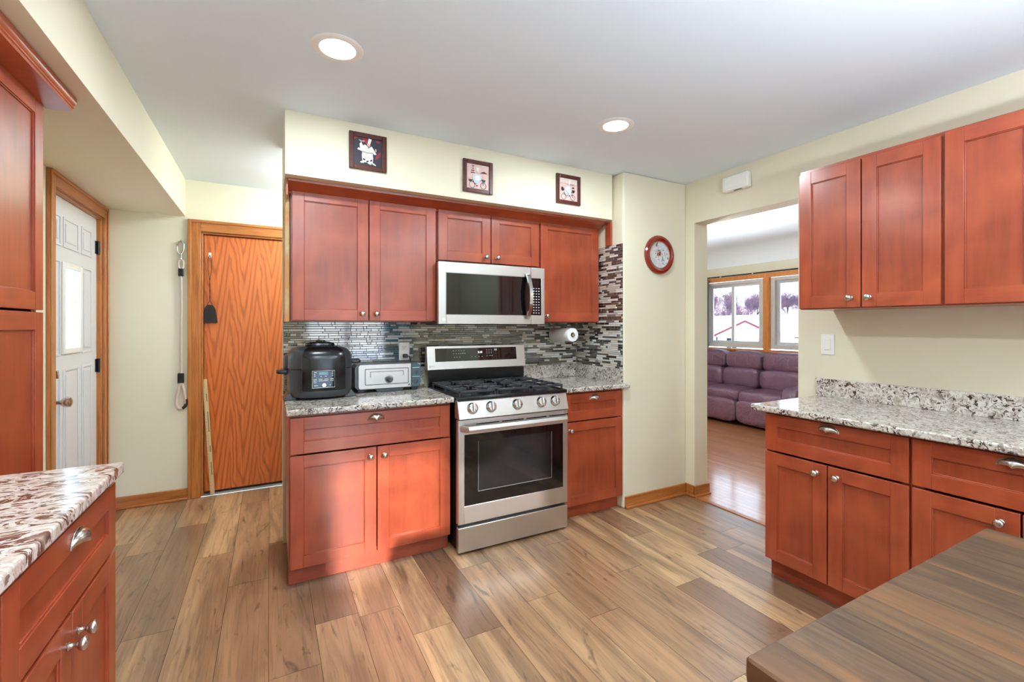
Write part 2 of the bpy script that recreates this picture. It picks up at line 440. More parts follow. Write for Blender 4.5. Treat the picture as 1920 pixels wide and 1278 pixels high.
# living room shell
WX = 6.45
wall('wall_window', [(WX, WX + 0.15, -1.6, 1.55, 0, 2.3), (WX, WX + 0.15, 5.25, 5.75, 0, 2.3), (WX, WX + 0.15, 1.55, 5.25, 0, 0.98), (WX, WX + 0.15, 1.55, 5.25, 2.06, 2.3)])
wall('wall_living_far', [(3.076, WX + 0.15, 5.60, 5.75, 0, 2.6)])
wall('wall_living_near', [(3.076, WX + 0.15, -1.75, -1.6, 0, 2.6)])
m = MB(); pr = [(3.076, 2.52)]
for k in range(13):
    t = k / 12 * PI / 2; pr.append((6.0 + 0.45 * math.sin(t), 2.275 + 0.245 * math.cos(t)))
pr += [(6.60, 2.275), (6.60, 2.62), (3.076, 2.62)]
m.prism(pr, 'y', -1.6, 5.6)
struct(m.build('ceiling', M['lr_ceil'], angle=50))
# baseboards: board plus shoe moulding
def baseboard(name, segs, mat):
    m = MB()
    for (x0, x1, y0, y1, sx, sy) in segs:      # sx, sy: direction the shoe sticks out
        m.box(x0, x1, y0, y1, 0.001, 0.088)
        m.box(x0 + min(sx, 0) * 0.014, x1 + max(sx, 0) * 0.014, y0 + min(sy, 0) * 0.014, y1 + max(sy, 0) * 0.014, 0.001, 0.018)
    return struct(m.build(name, mat, bevel=0.004))
baseboard('baseboard_far', [(-1.05, -0.557, 4.256, 4.27, 0, -1)], M['oakx'])
baseboard('baseboard_corner', [(2.29, 2.93, 2.526, 2.54, 0, -1), (2.916, 2.93, 2.44, 2.526, -1, 0), (2.916, 3.09, 2.441, 2.455, 0, -1)], M['oakx'])
baseboard('baseboard_living', [(6.43, 6.45, -1.6, 5.6, -1, 0)], M['oaky'])
# unfinished edge of the partition beside the stove cabinets
struct(boxes('trim_2', M['ply'], [(0.0755, 0.098, 2.84, 3.12, 1.36, 2.13)], smooth=False))

# ------------------------------------------------------------------ casings and doors
# entry door on the left wall
m = MB()
X0 = -1.05
m.box(X0, X0 + 0.018, 3.292, 3.365, 0.001, 2.18, 0); m.box(X0, X0 + 0.018, 4.20, 4.269, 0.001, 2.18, 0); m.box(X0, X0 + 0.018, 3.365, 4.20, 2.10, 2.18, 1)
m.box(X0 + 0.018, X0 + 0.024, 3.292, 3.312, 0.001, 2.18, 0); m.box(X0 + 0.018, X0 + 0.024, 4.249, 4.269, 0.001, 2.18, 0); m.box(X0 + 0.018, X0 + 0.024, 3.312, 4.249, 2.16, 2.18, 1)
m.box(-1.135, X0, 4.186, 4.20, 0.001, 2.10, 0); m.box(-1.135, X0, 3.365, 3.379, 0.001, 2.10, 0); m.box(-1.135, X0, 3.379, 4.186, 2.086, 2.10, 1)
struct(m.build('trim_3', [M['oakz'], M['oaky']], bevel=0.003))
d1 = bpy.data.objects.new('door_1', None); COL.objects.link(d1); d1.location = (-1.075, 3.38, 0); struct(d1)
m = MB()      # slab with the window hole; local x -0.044..0, y 0..0.805, z 0.01..2.084
DW, DH = 0.805, 2.084
wy0, wy1, wz0, wz1 = 0.216, 0.477, 1.19, 1.69
for b in [(-0.044, 0, 0, wy0, 0.012, DH), (-0.044, 0, wy1, DW, 0.012, DH), (-0.044, 0, wy0, wy1, 0.012, wz0), (-0.044, 0, wy0, wy1, wz1, DH)]: m.box(*b)
m.build('slab', M['whitepaint'], d1, smooth=False)
def raised(mb, y0, y1, z0, z1, x=0.0, h=0.006):
    mb.box(x, x + h, y0, y0 + 0.014, z0, z1); mb.box(x, x + h, y1 - 0.014, y1, z0, z1)
    mb.box(x, x + h, y0 + 0.014, y1 - 0.014, z0, z0 + 0.014); mb.box(x, x + h, y0 + 0.014, y1 - 0.014, z1 - 0.014, z1)
    mb.box(x, x + h * 0.8, y0 + 0.035, y1 - 0.035, z0 + 0.035, z1 - 0.035)
for (y0, y1, z0, z1) in [(0.09, 0.185, 1.80, 1.98), (0.22, 0.46, 1.80, 1.98), (0.51, 0.70, 1.80, 1.98), (0.075, 0.175, 1.16, 1.72), (0.52, 0.70, 1.16, 1.72), (0.075, 0.175, 0.2, 1.08), (0.22, 0.46, 0.2, 1.08), (0.52, 0.70, 0.2, 1.08)]:
    m = MB(); raised(m, y0, y1, z0, z1); m.build('door_panel', M['whitepaint'], d1, bevel=0.003)
m = MB(); raised_f = [(0, 0.012, wy0 - 0.022, wy0 + 0.012, wz0 - 0.022, wz1 + 0.022), (0, 0.012, wy1 - 0.012, wy1 + 0.022, wz0 - 0.022, wz1 + 0.022), (0, 0.012, wy0 + 0.012, wy1 - 0.012, wz0 - 0.022, wz0 + 0.012), (0, 0.012, wy0 + 0.012, wy1 - 0.012, wz1 - 0.012, wz1 + 0.022)]
for b in raised_f: m.box(*b)
wf = m.build('window_frame', M['white'], d1, bevel=0.004)
boxes('pane', M['frost'], [(-0.024, -0.020, wy0, wy1, wz0, wz1)], wf, smooth=False)
m = MB()
for yy in (wy0 + 0.045, wy1 - 0.045): m.box(-0.020, -0.016, yy - 0.002, yy + 0.002, wz0, wz1)
for k in range(6):
    zz = wz0 + 0.04 + k * 0.084; m.box(-0.020, -0.016, wy0, wy0 + 0.06 if k % 2 else wy0 + 0.045, zz, zz + 0.003); m.box(-0.020, -0.016, wy1 - 0.045, wy1, zz, zz + 0.003)
for k in range(3):
    zz = wz0 + 0.12 + k * 0.13; m.box(-0.020, -0.016, (wy0 + wy1) / 2 - 0.03, (wy0 + wy1) / 2 + 0.03, zz, zz + 0.003)
m.build('leading', M['nickel'], wf, smooth=False)
m = MB(); m.lathe([(0.001, 0), (0.033, 0), (0.033, 0.004), (0.026, 0.012), (0.012, 0.016), (0.011, 0.035), (0.016, 0.040), (0.026, 0.052), (0.030, 0.066), (0.027, 0.080), (0.015, 0.086), (0.001, 0.087)], (0, 0.062, 0.905), 'x', 24); m.build('door_handle', M['nickel'], d1)
m = MB(); m.lathe([(0.001, 0), (0.030, 0), (0.030, 0.008), (0.022, 0.014), (0.001, 0.015)], (0, 0.062, 1.062), 'x', 24); m.box(0.014, 0.030, 0.056, 0.068, 1.040, 1.084); m.build('deadbolt', M['nickel'], d1, bevel=0.002)
for zz in (1.885, 1.06, 0.25):
    m = MB(); m.lathe([(0.008, 0), (0.008, 0.095)], (0.012, DW - 0.002, zz - 0.048), 'z', 10); m.box(0.0, 0.004, DW - 0.03, DW, zz - 0.045, zz + 0.045); m.build('hinge', M['plastic_black'], d1)
# closet door in the far wall
m = MB(); Y0 = 4.27
for (a, b, c, d_) in [(-0.557, -0.475, 0, 0), (0.33, 0.412, 0, 0)]: m.box(a, b, Y0 - 0.018, Y0, 0.001, 2.160, 0)
m.box(-0.475, 0.33, Y0 - 0.018, Y0, 2.072, 2.160, 1)
m.box(-0.557, -0.535, Y0 - 0.026, Y0 - 0.018, 0.001, 2.160, 0); m.box(-0.535, 0.412, Y0 - 0.026, Y0 - 0.018, 2.138, 2.160, 1)
m.box(-0.475, -0.460, Y0, Y0 + 0.10, 0.001, 2.072, 0); m.box(0.315, 0.33, Y0, Y0 + 0.10, 0.001, 2.072, 0); m.box(-0.460, 0.315, Y0, Y0 + 0.10, 2.057, 2.072, 1)
m.box(-0.460, -0.447, Y0 + 0.06, Y0 + 0.10, 0.001, 2.057, 0)
struct(m.build('trim_4', [M['oakz'], M['oakx']], bevel=0.003))
d2 = bpy.data.objects.new('door_2', None); COL.objects.link(d2); d2.location = (-0.457, 4.292, 0); struct(d2)
boxes('slab', M['closet'], [(0, 0.768, 0, 0.035, 0.030, 2.052)], d2, bevel=0.002)
m = MB(); m.lathe([(0.001, 0), (0.03, 0), (0.012, -0.015), (0.012, -0.03), (0.028, -0.05), (0.02, -0.065), (0.001, -0.066)], (0.70, 0, 0.93), 'y', 20); m.build('door_handle', M['nickel'], d2)
struct(boxes('trim_5', flat('dull_threshold', lin(150, 146, 140), 0.6), [(-0.46, 0.315, 4.27, 4.35, 0.001, 0.010)], bevel=0.002))
struct(boxes('wall_closet', M['gap'], [(-0.46, 0.315, 4.37, 4.40, 0.0, 2.06)], smooth=False))
# patio door behind the camera
d3 = bpy.data.objects.new('door_3', None); COL.objects.link(d3); d3.location = (0.5, -2.0, 0); struct(d3)
for i, (a, b) in enumerate([(0.0, 0.70), (0.65, 1.35)]):
    y = -0.02 + 0.03 * i
    fr = boxes('door_frame', M['vinyl'], [(a, a + 0.06, y, y + 0.028, 0, 2.05), (b - 0.06, b, y, y + 0.028, 0, 2.05), (a + 0.06, b - 0.06, y, y + 0.028, 0, 0.08), (a + 0.06, b - 0.06, y, y + 0.028, 1.98, 2.05)], d3, bevel=0.003)
    boxes('pane', M['glass'], [(a + 0.06, b - 0.06, y + 0.012, y + 0.016, 0.08, 1.98)], fr, smooth=False)

# ------------------------------------------------------------------ window of the living room
def slider(name, y0, y1, split, n):
    w = bpy.data.objects.new(name, None); COL.objects.link(w); w.location = (WX, y0, 1.0); struct(w)
    L, Hh, t = y1 - y0, 1.045, 0.065
    f = boxes('window_frame', M['vinyl'], [(0.02, 0.11, 0, t, 0, Hh), (0.02, 0.11, L - t, L, 0, Hh), (0.02, 0.11, t, L - t, 0, 0.06), (0.02, 0.11, t, L - t, Hh - 0.05, Hh)], w, bevel=0.006)
    s = split
    for a, b, x in [(t, s + 0.02, 0.045), (s - 0.02, L - t, 0.075)]:
        q = 0.04
        sh = boxes('sash', M['vinyl'], [(x, x + 0.028, a, a + q, 0.06, Hh - 0.05), (x, x + 0.028, b - q, b, 0.06, Hh - 0.05), (x, x + 0.028, a + q, b - q, 0.06, 0.06 + q), (x, x + 0.028, a + q, b - q, Hh - 0.05 - q, Hh - 0.05)], w, bevel=0.004)
        boxes('pane', M['glass'], [(x + 0.012, x + 0.016, a + q, b - q, 0.06 + q, Hh - 0.05 - q)], sh, smooth=False)
slider('window_1', 4.165, 5.20, 0.545, 1)
slider('window_2', 2.68, 4.075, 0.50, 2)
slider('window_3', 1.58, 2.60, 0.50, 3)
m = MB()
for y0, y1 in [(4.075, 4.165), (5.20, 5.27), (2.60, 2.68), (1.51, 1.58)]: m.box(WX - 0.02, WX + 0.04, y0, y1, 0.97, 2.05, 0)
m.box(WX - 0.02, WX + 0.04, 1.51, 5.27, 2.05, 2.115, 1); m.box(WX - 0.05, WX + 0.04, 1.49, 5.29, 0.95, 0.985, 1)
m.box(WX - 0.028, WX - 0.02, 4.10, 4.14, 0.985, 2.05, 0)
struct(m.build('trim_6', [M['lroak'], M['lroak']], bevel=0.004))

# ------------------------------------------------------------------ outdoors
def gz(x, y):
    def ss(a, b, v): v = min(1, max(0, (v - a) / (b - a))); return v * v * (3 - 2 * v)
    z = -0.45 - 1.9 * ss(9, 24, x) + 5.2 * ss(55, 72, x) + 0.15 * noise.noise(Vector((x * 0.1, y * 0.1, 0)))
    return z
m = MB(); nx, ny = 60, 40; g = [[m.bm.verts.new((-30 + 120 * i / nx, -30 + 110 * j / ny, gz(-30 + 120 * i / nx, -30 + 110 * j / ny))) for j in range(ny + 1)] for i in range(nx + 1)]
for i in range(nx):
    for j in range(ny): m.bm.faces.new((g[i][j], g[i + 1][j], g[i + 1][j + 1], g[i][j + 1]))
o = m.build('ground', M['snow'], angle=180); struct(o)
hs = root('snowy_house', 'pale house with a snow covered roof and red gable trim beyond the window', 'house', (46, 20, -2.35))
boxes('wall', M['house'], [(0, 9, 0, 24, 0, 2.6)], hs, smooth=False)
m = MB(); m.prism([(-0.5, 2.62), (9.5, 2.62), (4.5, 5.0)], 'y', -0.5, 24.5); m.build('snow_roof', M['snow'], hs, smooth=False)
boxes('eave_trim', M['redtrim'], [(-0.56, -0.50, -0.5, 24.5, 2.50, 2.66)], hs, smooth=False)
m = MB(); m.prism([(6.2, 0), (13.0, 0), (13.0, 2.75), (9.5, 4.2), (6.2, 2.75)], 'x', -3.0, 0.5); m.build('gable_wall', M['house'], hs, smooth=False)
m = MB(); m.prism([(5.8, 2.72), (9.5, 4.36), (13.4, 2.72), (13.4, 2.62), (9.5, 4.25), (5.8, 2.62)][::-1], 'x', -3.35, 1.0); m.build('snow_roof', M['snow'], hs, smooth=False)
m = MB(); m.prism([(5.8, 2.64), (9.5, 4.28), (13.4, 2.64), (13.4, 2.44), (9.5, 4.08), (5.8, 2.44)][::-1], 'x', -3.42, -3.36); m.build('gable_trim', M['redtrim'], hs, smooth=False)
for (x, y0, y1, z0, z1) in [(-0.06, 14.2, 15.5, 1.2, 2.5), (-3.06, 10.6, 11.9, 1.3, 2.5), (-3.06, 7.2, 8.3, 1.6, 2.6)]:
    w = boxes('window', M['white'], [(x, x + 0.06, y0, y1, z0, z1)], hs, smooth=False)
    boxes('pane', M['dull'], [(x - 0.02, x, y0 + 0.08, (y0 + y1) / 2 - 0.04, z0 + 0.08, z1 - 0.08), (x - 0.02, x, (y0 + y1) / 2 + 0.04, y1 - 0.08, z0 + 0.08, z1 - 0.08)], w, smooth=False)
def tree_mesh(seed, mat, hgt):
    rnd = random.Random(seed); m = MB()
    def br(p, d, L, r, lv):
        q = p + d * L
        m.tube([p, p + d * L * 0.5 + Vector((rnd.uniform(-1, 1), rnd.uniform(-1, 1), 0)) * L * 0.05, q], [r, r * 0.85, r * 0.65], 3)
        if lv == 0: return
        for k in range(4 if lv > 3 else 3):
            nd = (d + Vector((rnd.uniform(-1, 1), rnd.uniform(-1, 1), rnd.uniform(-0.35, 0.75))) * 0.55).normalized()
            br(p + d * L * rnd.uniform(0.45, 1.0), nd, L * rnd.uniform(0.5, 0.75), max(r * 0.6, 0.02), lv - 1)
    br(Vector((0, 0, 0)), Vector((0, 0, 1)), hgt * 0.40, 0.11, 4)
    for k in range(7):
        a = k * 0.9; rr_ = 0.0 if k == 6 else 0.85
        m.superell((rr_ * math.cos(a), rr_ * math.sin(a), hgt * (0.50 + 0.07 * (k % 3) + (0.12 if k == 6 else 0))), (0.95, 0.95, 1.1 + 0.15 * (k % 2)), 0.9, 1.0, 14, 10, mat=1)
    me_o = m.build('bare_tree', [mat, M['twigs']], smooth=False)
    return me_o
protos = [tree_mesh(11, M['bark'], 5.2), tree_mesh(12, M['bark2'], 5.6), tree_mesh(13, M['bark'], 4.8)]
rnd = random.Random(3); spots = []
for k in range(27):
    Y = 34 + (k // 3) * 4.3 + (k % 3) * 1.3 + rnd.uniform(-0.3, 0.3); X = (61, 67, 73)[k % 3] + rnd.uniform(-0.6, 0.6); spots.append((X, Y))
for k, (X, Y) in enumerate(spots):
    o = protos[k] if k < 3 else protos[k % 3].copy()
    if k >= 3: COL.objects.link(o)
    o.location = (X, Y, gz(X, Y) - 0.1); o.rotation_euler = (0, 0, rnd.uniform(0, 6)); s_ = rnd.uniform(0.85, 1.2); o.scale = (s_, s_, s_)
    tag(o, 'bare winter tree in the pinkish row on the snowy rise behind the house', 'tree', 'bare trees behind the snowy house')
#NEXT
# ------------------------------------------------------------------ cabinets
CH = [M['chv'], M['chh'], M['chpan'], M['chdark']]
def shaker(m, x0, x1, z0, z1, st=0.062, rl=0.062, y=0.0, t=0.020, rec=0.009):
    m.box(x0, x0 + st, y, y + t, z0, z1, 0); m.box(x1 - st, x1, y, y + t, z0, z1, 0)
    m.box(x0 + st, x1 - st, y, y + t, z0, z0 + rl, 1); m.box(x0 + st, x1 - st, y, y + t, z1 - rl, z1, 1)
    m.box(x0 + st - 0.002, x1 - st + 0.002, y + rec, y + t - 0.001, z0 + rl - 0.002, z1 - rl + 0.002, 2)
    # small stepped bead round the panel
    b = 0.004
    m.box(x0 + st, x0 + st + b, y + rec * 0.45, y + rec + 0.001, z0 + rl, z1 - rl, 0); m.box(x1 - st - b, x1 - st, y + rec * 0.45, y + rec + 0.001, z0 + rl, z1 - rl, 0)
    m.box(x0 + st + b, x1 - st - b, y + rec * 0.45, y + rec + 0.001, z0 + rl, z0 + rl + b, 1); m.box(x0 + st + b, x1 - st - b, y + rec * 0.45, y + rec + 0.001, z1 - rl - b, z1 - rl, 1)
def knob(parent, x, z):
    m = MB(); m.lathe([(0.001, 0), (0.0095, 0), (0.010, -0.003), (0.0055, -0.006), (0.0045, -0.014), (0.006, -0.017), (0.012, -0.021), (0.0155, -0.027), (0.0150, -0.033), (0.009, -0.0375), (0.001, -0.0385)], (x, 0, z), 'y', 22)
    return m.build('knob', M['nickel'], parent, angle=50)
def cup_pull(parent, x, z):
    m = MB(); a, h, p = 0.044, 0.034, 0.026; nu, nv = 20, 8; t = 0.0018
    for off in (0.0, t):
        rows = []
        for j in range(nv + 1):
            ph = (j / nv) * PI / 2
            row = []
            for i in range(nu + 1):
                th = PI * i / nu
                row.append(m.bm.verts.new((x + (a - off) * math.cos(th) * math.cos(ph * 0.999) ** 0.7, -0.001 - (p - off) * (math.sin(ph) ** 0.9) * math.sin(th) ** 0.55, z + (h - off) * math.sin(th) * math.cos(ph * 0.999) ** 0.8)))
            rows.append(row)
        for r0, r1 in zip(rows, rows[1:]):
            for i in range(nu): m.bm.faces.new((r0[i], r0[i + 1], r1[i + 1], r1[i]))
    # rim against the drawer face
    m.tube([(x + (a + 0.002) * math.cos(PI * i / 24), -0.0015, z + (h + 0.002) * math.sin(PI * i / 24)) for i in range(25)], 0.0018, 6)
    bmesh.ops.remove_doubles(m.bm, verts=m.bm.verts, dist=0.00005)
    return m.build('cup_pull', M['nickel'], parent, angle=60)
def cabinet(name, label, loc, rz, w, z0, z1, depth, fronts, toe=0.0, open_bottom=False):
    r = root(name, label, 'cabinet', (loc[0], loc[1], z0), rz)
    zc = toe if toe else 0.0; Ht = z1 - z0; e_ = 0.02
    m = MB(); m.box(0, 0.018, e_, depth, zc, Ht, 0); m.box(w - 0.018, w, e_, depth, zc, Ht, 0)
    m.box(0.018, w - 0.018, e_ + 0.001, depth, zc, zc + 0.018, 1); m.box(0.018, w - 0.018, e_ + 0.02, depth, Ht - 0.018, Ht, 1); m.box(0.018, w - 0.018, depth - 0.008, depth, zc + 0.018, Ht - 0.018, 0)
    m.box(0.018, w - 0.018, e_ + 0.001, e_ + 0.02, Ht - 0.04, Ht, 1)
    m.box(0.018, 0.038, e_ + 0.0005, e_ + 0.02, zc, Ht - 0.04, 0); m.box(w - 0.038, w - 0.018, e_ + 0.0005, e_ + 0.02, zc, Ht - 0.04, 0)
    m.build('carcass', [M['chv'], M['chh']], r)
    if toe:
        boxes('toe_kick', M['chh'], [(0.0, w, 0.06, 0.075, 0.001, toe)], r, bevel=0.001)
    for f in fronts:
        m = MB(); kind, x0, x1, a, b = f[:5]; a -= z0; b -= z0
        shaker(m, x0, x1, a, b)
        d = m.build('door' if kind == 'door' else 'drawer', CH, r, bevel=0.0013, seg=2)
        if len(f) > 5 and f[5]:
            (cup_pull if kind == 'drawer' else knob)(d, f[5][0], f[5][1] - z0)
    return r
# --- stove wall, lower
cabinet('base_cabinet', 'cherry base cabinet with one wide drawer over two doors, under the pressure cooker', (0.084, 2.54), 0, 0.864, 0, 0.883, 0.575,
        [('drawer', 0.006, 0.856, 0.683, 0.868, (0.428, 0.822)), ('door', 0.006, 0.431, 0.102, 0.674, (0.396, 0.628)), ('door', 0.437, 0.858, 0.102, 0.674, (0.472, 0.628))], toe=0.10)
cabinet('base_cabinet', 'narrow cherry base cabinet with one drawer and one door between range and wall corner', (1.742, 2.54), 0, 0.534, 0, 0.883, 0.575,
        [('drawer', 0.008, 0.530, 0.683, 0.868, (0.272, 0.820)), ('door', 0.008, 0.530, 0.102, 0.674, (0.060, 0.622))], toe=0.10)
# --- stove wall, upper
cabinet('wall_cabinet', 'tall two-door cherry wall cabinet above the pressure cooker, beside the microwave', (0.102, 2.79), 0, 0.842, 1.362, 2.105, 0.326,
        [('door', 0.006, 0.417, 1.368, 2.100, (0.380, 1.408)), ('door', 0.423, 0.836, 1.368, 2.100, (0.462, 1.408))])
cabinet('wall_cabinet', 'short two-door cherry wall cabinet directly above the microwave', (0.948, 2.79), 0, 0.768, 1.756, 2.105, 0.326,
        [('door', 0.006, 0.378, 1.762, 2.100, (0.338, 1.800)), ('door', 0.384, 0.762, 1.762, 2.100, (0.424, 1.800))])
cabinet('wall_cabinet', 'single-door cherry wall cabinet above the paper towel roll', (1.720, 2.79), 0, 0.540, 1.362, 2.105, 0.326,
        [('door', 0.006, 0.534, 1.368, 2.100, (0.048, 1.408))])
def crown_profile(y_face, z0, z1, proj):
    h = z1 - z0
    return [(y_face, z0), (y_face - 0.012, z0), (y_face - 0.016, z0 + 0.18 * h), (y_face - 0.4 * proj, z0 + 0.34 * h), (y_face - 0.55 * proj, z0 + 0.52 * h), (y_face - 0.82 * proj, z0 + 0.66 * h), (y_face - proj + 0.002, z0 + 0.76 * h), (y_face - proj, z1), (y_face, z1)]
m = MB(); m.prism(crown_profile(2.812, 2.072, 2.130, 0.105)[::-1], 'x', 0.086, 2.262, 0)
m.box(0.078, 0.086, 2.715, 2.82, 2.040, 2.130, 0)
tag(m.build('crown_moulding', M['chh'], bevel=0.001), 'cherry crown moulding running over the stove wall cabinets under the soffit', 'moulding')
m = MB(); m.box(2.2605, 2.2795, 2.66, 2.72, 1.945, 2.118)
tag(m.build('filler_strip', M['chv'], bevel=0.001), 'short cherry filler strip at the end of the crown, above the mosaic', 'trim')
# --- right run (fronts face the stove side room, local x runs towards the camera)
R90 = -PI / 2
cabinet('base_cabinet', 'cherry base cabinet with drawer over two doors beside the living room opening', (2.33, 1.500), R90, 0.624, 0, 0.883, 0.60,
        [('drawer', 0.004, 0.619, 0.683, 0.872, (0.313, 0.832)), ('door', 0.004, 0.305, 0.108, 0.672, (0.262, 0.628)), ('door', 0.311, 0.619, 0.108, 0.672, (0.352, 0.628))], toe=0.10)
cabinet('base_cabinet', 'cherry base cabinet partly hidden by the wooden table corner', (2.33, 0.874), R90, 0.624, 0, 0.883, 0.60,
        [('drawer', 0.004, 0.619, 0.683, 0.872, (0.295, 0.832)), ('door', 0.004, 0.309, 0.108, 0.672, (0.262, 0.628)), ('door', 0.315, 0.619, 0.108, 0.672, (0.352, 0.628))], toe=0.10)
cabinet('wall_cabinet', 'two-door cherry wall cabinet above the light switch', (2.58, 1.466), R90, 0.610, 1.425, 2.185, 0.348,
        [('door', 0.004, 0.298, 1.430, 2.165, (0.256, 1.477)), ('door', 0.304, 0.603, 1.430, 2.165, (0.336, 1.477))])
cabinet('wall_cabinet', 'cherry wall cabinet cut off by the picture edge, with no knob in view', (2.58, 0.854), R90, 0.610, 1.425, 2.185, 0.348,
        [('door', 0.004, 0.302, 1.430, 2.175, None), ('door', 0.308, 0.606, 1.430, 2.175, None)])
# --- left run (fronts face +X; local x runs away from the camera)
L90 = PI / 2
cabinet('base_cabinet', 'cherry base cabinet with one drawer over two doors below the brown-veined granite', (-0.41, 1.108), L90, 0.664, 0, 0.883, 0.60,
        [('drawer', 0.004, 0.660, 0.672, 0.866, (0.352, 0.812)), ('door', 0.004, 0.318, 0.102, 0.660, (0.289, 0.600)), ('door', 0.324, 0.660, 0.102, 0.660, (0.354, 0.600))], toe=0.10)
cabinet('base_cabinet', 'cherry base cabinet of the same run, out of the picture beside the camera', (-0.41, 0.40), L90, 0.70, 0, 0.883, 0.60,
        [('drawer', 0.004, 0.696, 0.672, 0.866, (0.352, 0.812)), ('door', 0.004, 0.347, 0.102, 0.660, (0.310, 0.600)), ('door', 0.353, 0.696, 0.102, 0.660, (0.390, 0.600))], toe=0.10)
cabinet('pantry_cabinet', 'tall cherry pantry cabinet with crown moulding beside the white entry door', (-0.72, 1.80), L90, 0.438, 0, 2.150, 0.328,
        [('door', 0.003, 0.436, 1.392, 2.140, None), ('door', 0.003, 0.436, 0.104, 1.384, None)], toe=0.10)
m = MB()
pf = [(0, 2.128), (0.014, 2.128), (0.066, 2.134), (0.074, 2.134), (0.074, 2.142), (0.079, 2.146), (0.076, 2.152), (0.083, 2.158), (0.086, 2.166), (0.086, 2.180), (0, 2.180)]
m.prism([(-0.722 + a, b) for a, b in pf], 'y', 1.30, 2.262, 0)
tag(m.build('crown_moulding', M['chh'], bevel=0.0008), 'cherry crown moulding over the tall pantry cabinet, tight under the soffit', 'moulding')
# ------------------------------------------------------------------ worktops
def slab(name, label, bs, mat, loc):
    m = MB()
    for b in bs: m.box(b[0] - loc[0], b[1] - loc[0], b[2] - loc[1], b[3] - loc[1], b[4] - loc[2], b[5] - loc[2])
    o = m.build(name, M[mat], bevel=0.007, seg=3); o.location = loc
    return tag(o, label, 'countertop')
c1 = slab('granite_countertop', 'grey granite countertop carrying the pressure cooker and toaster oven', [(0.072, 0.958, 2.51, 3.10, 0.884, 0.916)], 'granite', (0.5, 2.8, 0.884))
boxes('backsplash', M['granite'], [(-0.428, 0.458, 0.298, 0.318, 0.032, 0.136)], c1, bevel=0.002)
c2 = slab('granite_countertop', 'small grey granite countertop in the corner beside the range', [(1.738, 2.279, 2.505, 3.10, 0.884, 0.916), (2.27, 2.315, 2.505, 2.535, 0.884, 0.916)], 'granite', (2.0, 2.8, 0.884))
boxes('backsplash', M['granite'], [(-0.262, 0.279, 0.298, 0.318, 0.032, 0.136), (0.259, 0.2795, -0.26, 0.298, 0.032, 0.136)], c2, bevel=0.002)
c3 = slab('granite_countertop', 'long grey granite countertop under the light switch, end overhanging by the opening', [(2.292, 2.928, 0.23, 1.556, 0.884, 0.916)], 'granite', (2.6, 1.0, 0.884))
boxes('backsplash', M['granite'], [(0.308, 0.328, -0.77, 0.553, 0.032, 0.138)], c3, bevel=0.002)
slab('granite_countertop', 'white granite countertop with brown veins and a window reflection, in front of the pantry', [(-1.048, -0.395, 0.38, 1.796, 0.884, 0.918)], 'granite_near', (-0.7, 1.2, 0.884))

# ------------------------------------------------------------------ mosaic
def mosaic(name, segs, mats):
    """segs: (fn(u,z)->xyz, u0, u1, z0, z1, normal offset dir)"""
    rnd = random.Random(21); m = MB()
    pal = [(lin(226, 226, 222), 34), (lin(206, 196, 178), 14), (lin(196, 192, 186), 8), (lin(22, 18, 18), 26), (lin(48, 34, 28), 16), (lin(98, 78, 64), 7), (lin(120, 118, 114), 5), (lin(60, 60, 62), 8)]
    cols = [c for c, w in pal for _ in range(w)]
    for (O, U_, N_, L, z0, z1) in segs:
        z = z0; row = 0
        while z < z1 - 0.004:
            rh = 0.0163 if row % 3 else 0.0120
            zt = min(z + rh, z1); u = -rnd.uniform(0, 0.08)
            while u < L:
                ln = rnd.choice((0.022, 0.035, 0.048, 0.062, 0.078, 0.095, 0.115))
                a, b = max(u, 0.0), min(u + ln, L)
                if b - a > 0.004:
                    g_ = 0.0009; th = 0.0042 + rnd.uniform(0, 0.0006)
                    P = lambda uu, zz, n: O + U_ * uu + Vector((0, 0, zz)) + N_ * n
                    t_ = 0.0012
                    v = [m.bm.verts.new(P(a + g_, z + g_, 0.0025)), m.bm.verts.new(P(b - g_, z + g_, 0.0025)), m.bm.verts.new(P(b - g_, zt - g_, 0.0025)), m.bm.verts.new(P(a + g_, zt - g_, 0.0025)),
                         m.bm.verts.new(P(a + g_ + t_, z + g_ + t_, th)), m.bm.verts.new(P(b - g_ - t_, z + g_ + t_, th)), m.bm.verts.new(P(b - g_ - t_, zt - g_ - t_, th)), m.bm.verts.new(P(a + g_ + t_, zt - g_ - t_, th))]
                    fs = m._faces(v, [(4, 5, 6, 7), (0, 1, 5, 4), (1, 2, 6, 5), (2, 3, 7, 6), (3, 0, 4, 7)], 0)
                    c = rnd.choice(cols); k = rnd.uniform(0.85, 1.12); m.paint(fs, (c[0] * k, c[1] * k, c[2] * k, 1))
                u += ln
            z = zt; row += 1
        A = O + N_ * 0.0005; B = O + U_ * L + N_ * 0.003
        m.box(min(A.x, B.x), max(A.x, B.x), min(A.y, B.y), max(A.y, B.y), z0, z1, 1)
    return m.build(name, mats, smooth=False)
struct(mosaic('wall_tile_mosaic', [(Vector((0.073, 3.12, 0)), Vector((1, 0, 0)), Vector((0, -1, 0)), 2.203, 1.021, 1.42)], [M['tile'], M['grout']]))
struct(mosaic('wall_tile_mosaic', [(Vector((2.28, 3.114, 0)), Vector((0, -1, 0)), Vector((-1, 0, 0)), 0.570, 1.021, 1.942)], [M['tile'], M['grout']]))
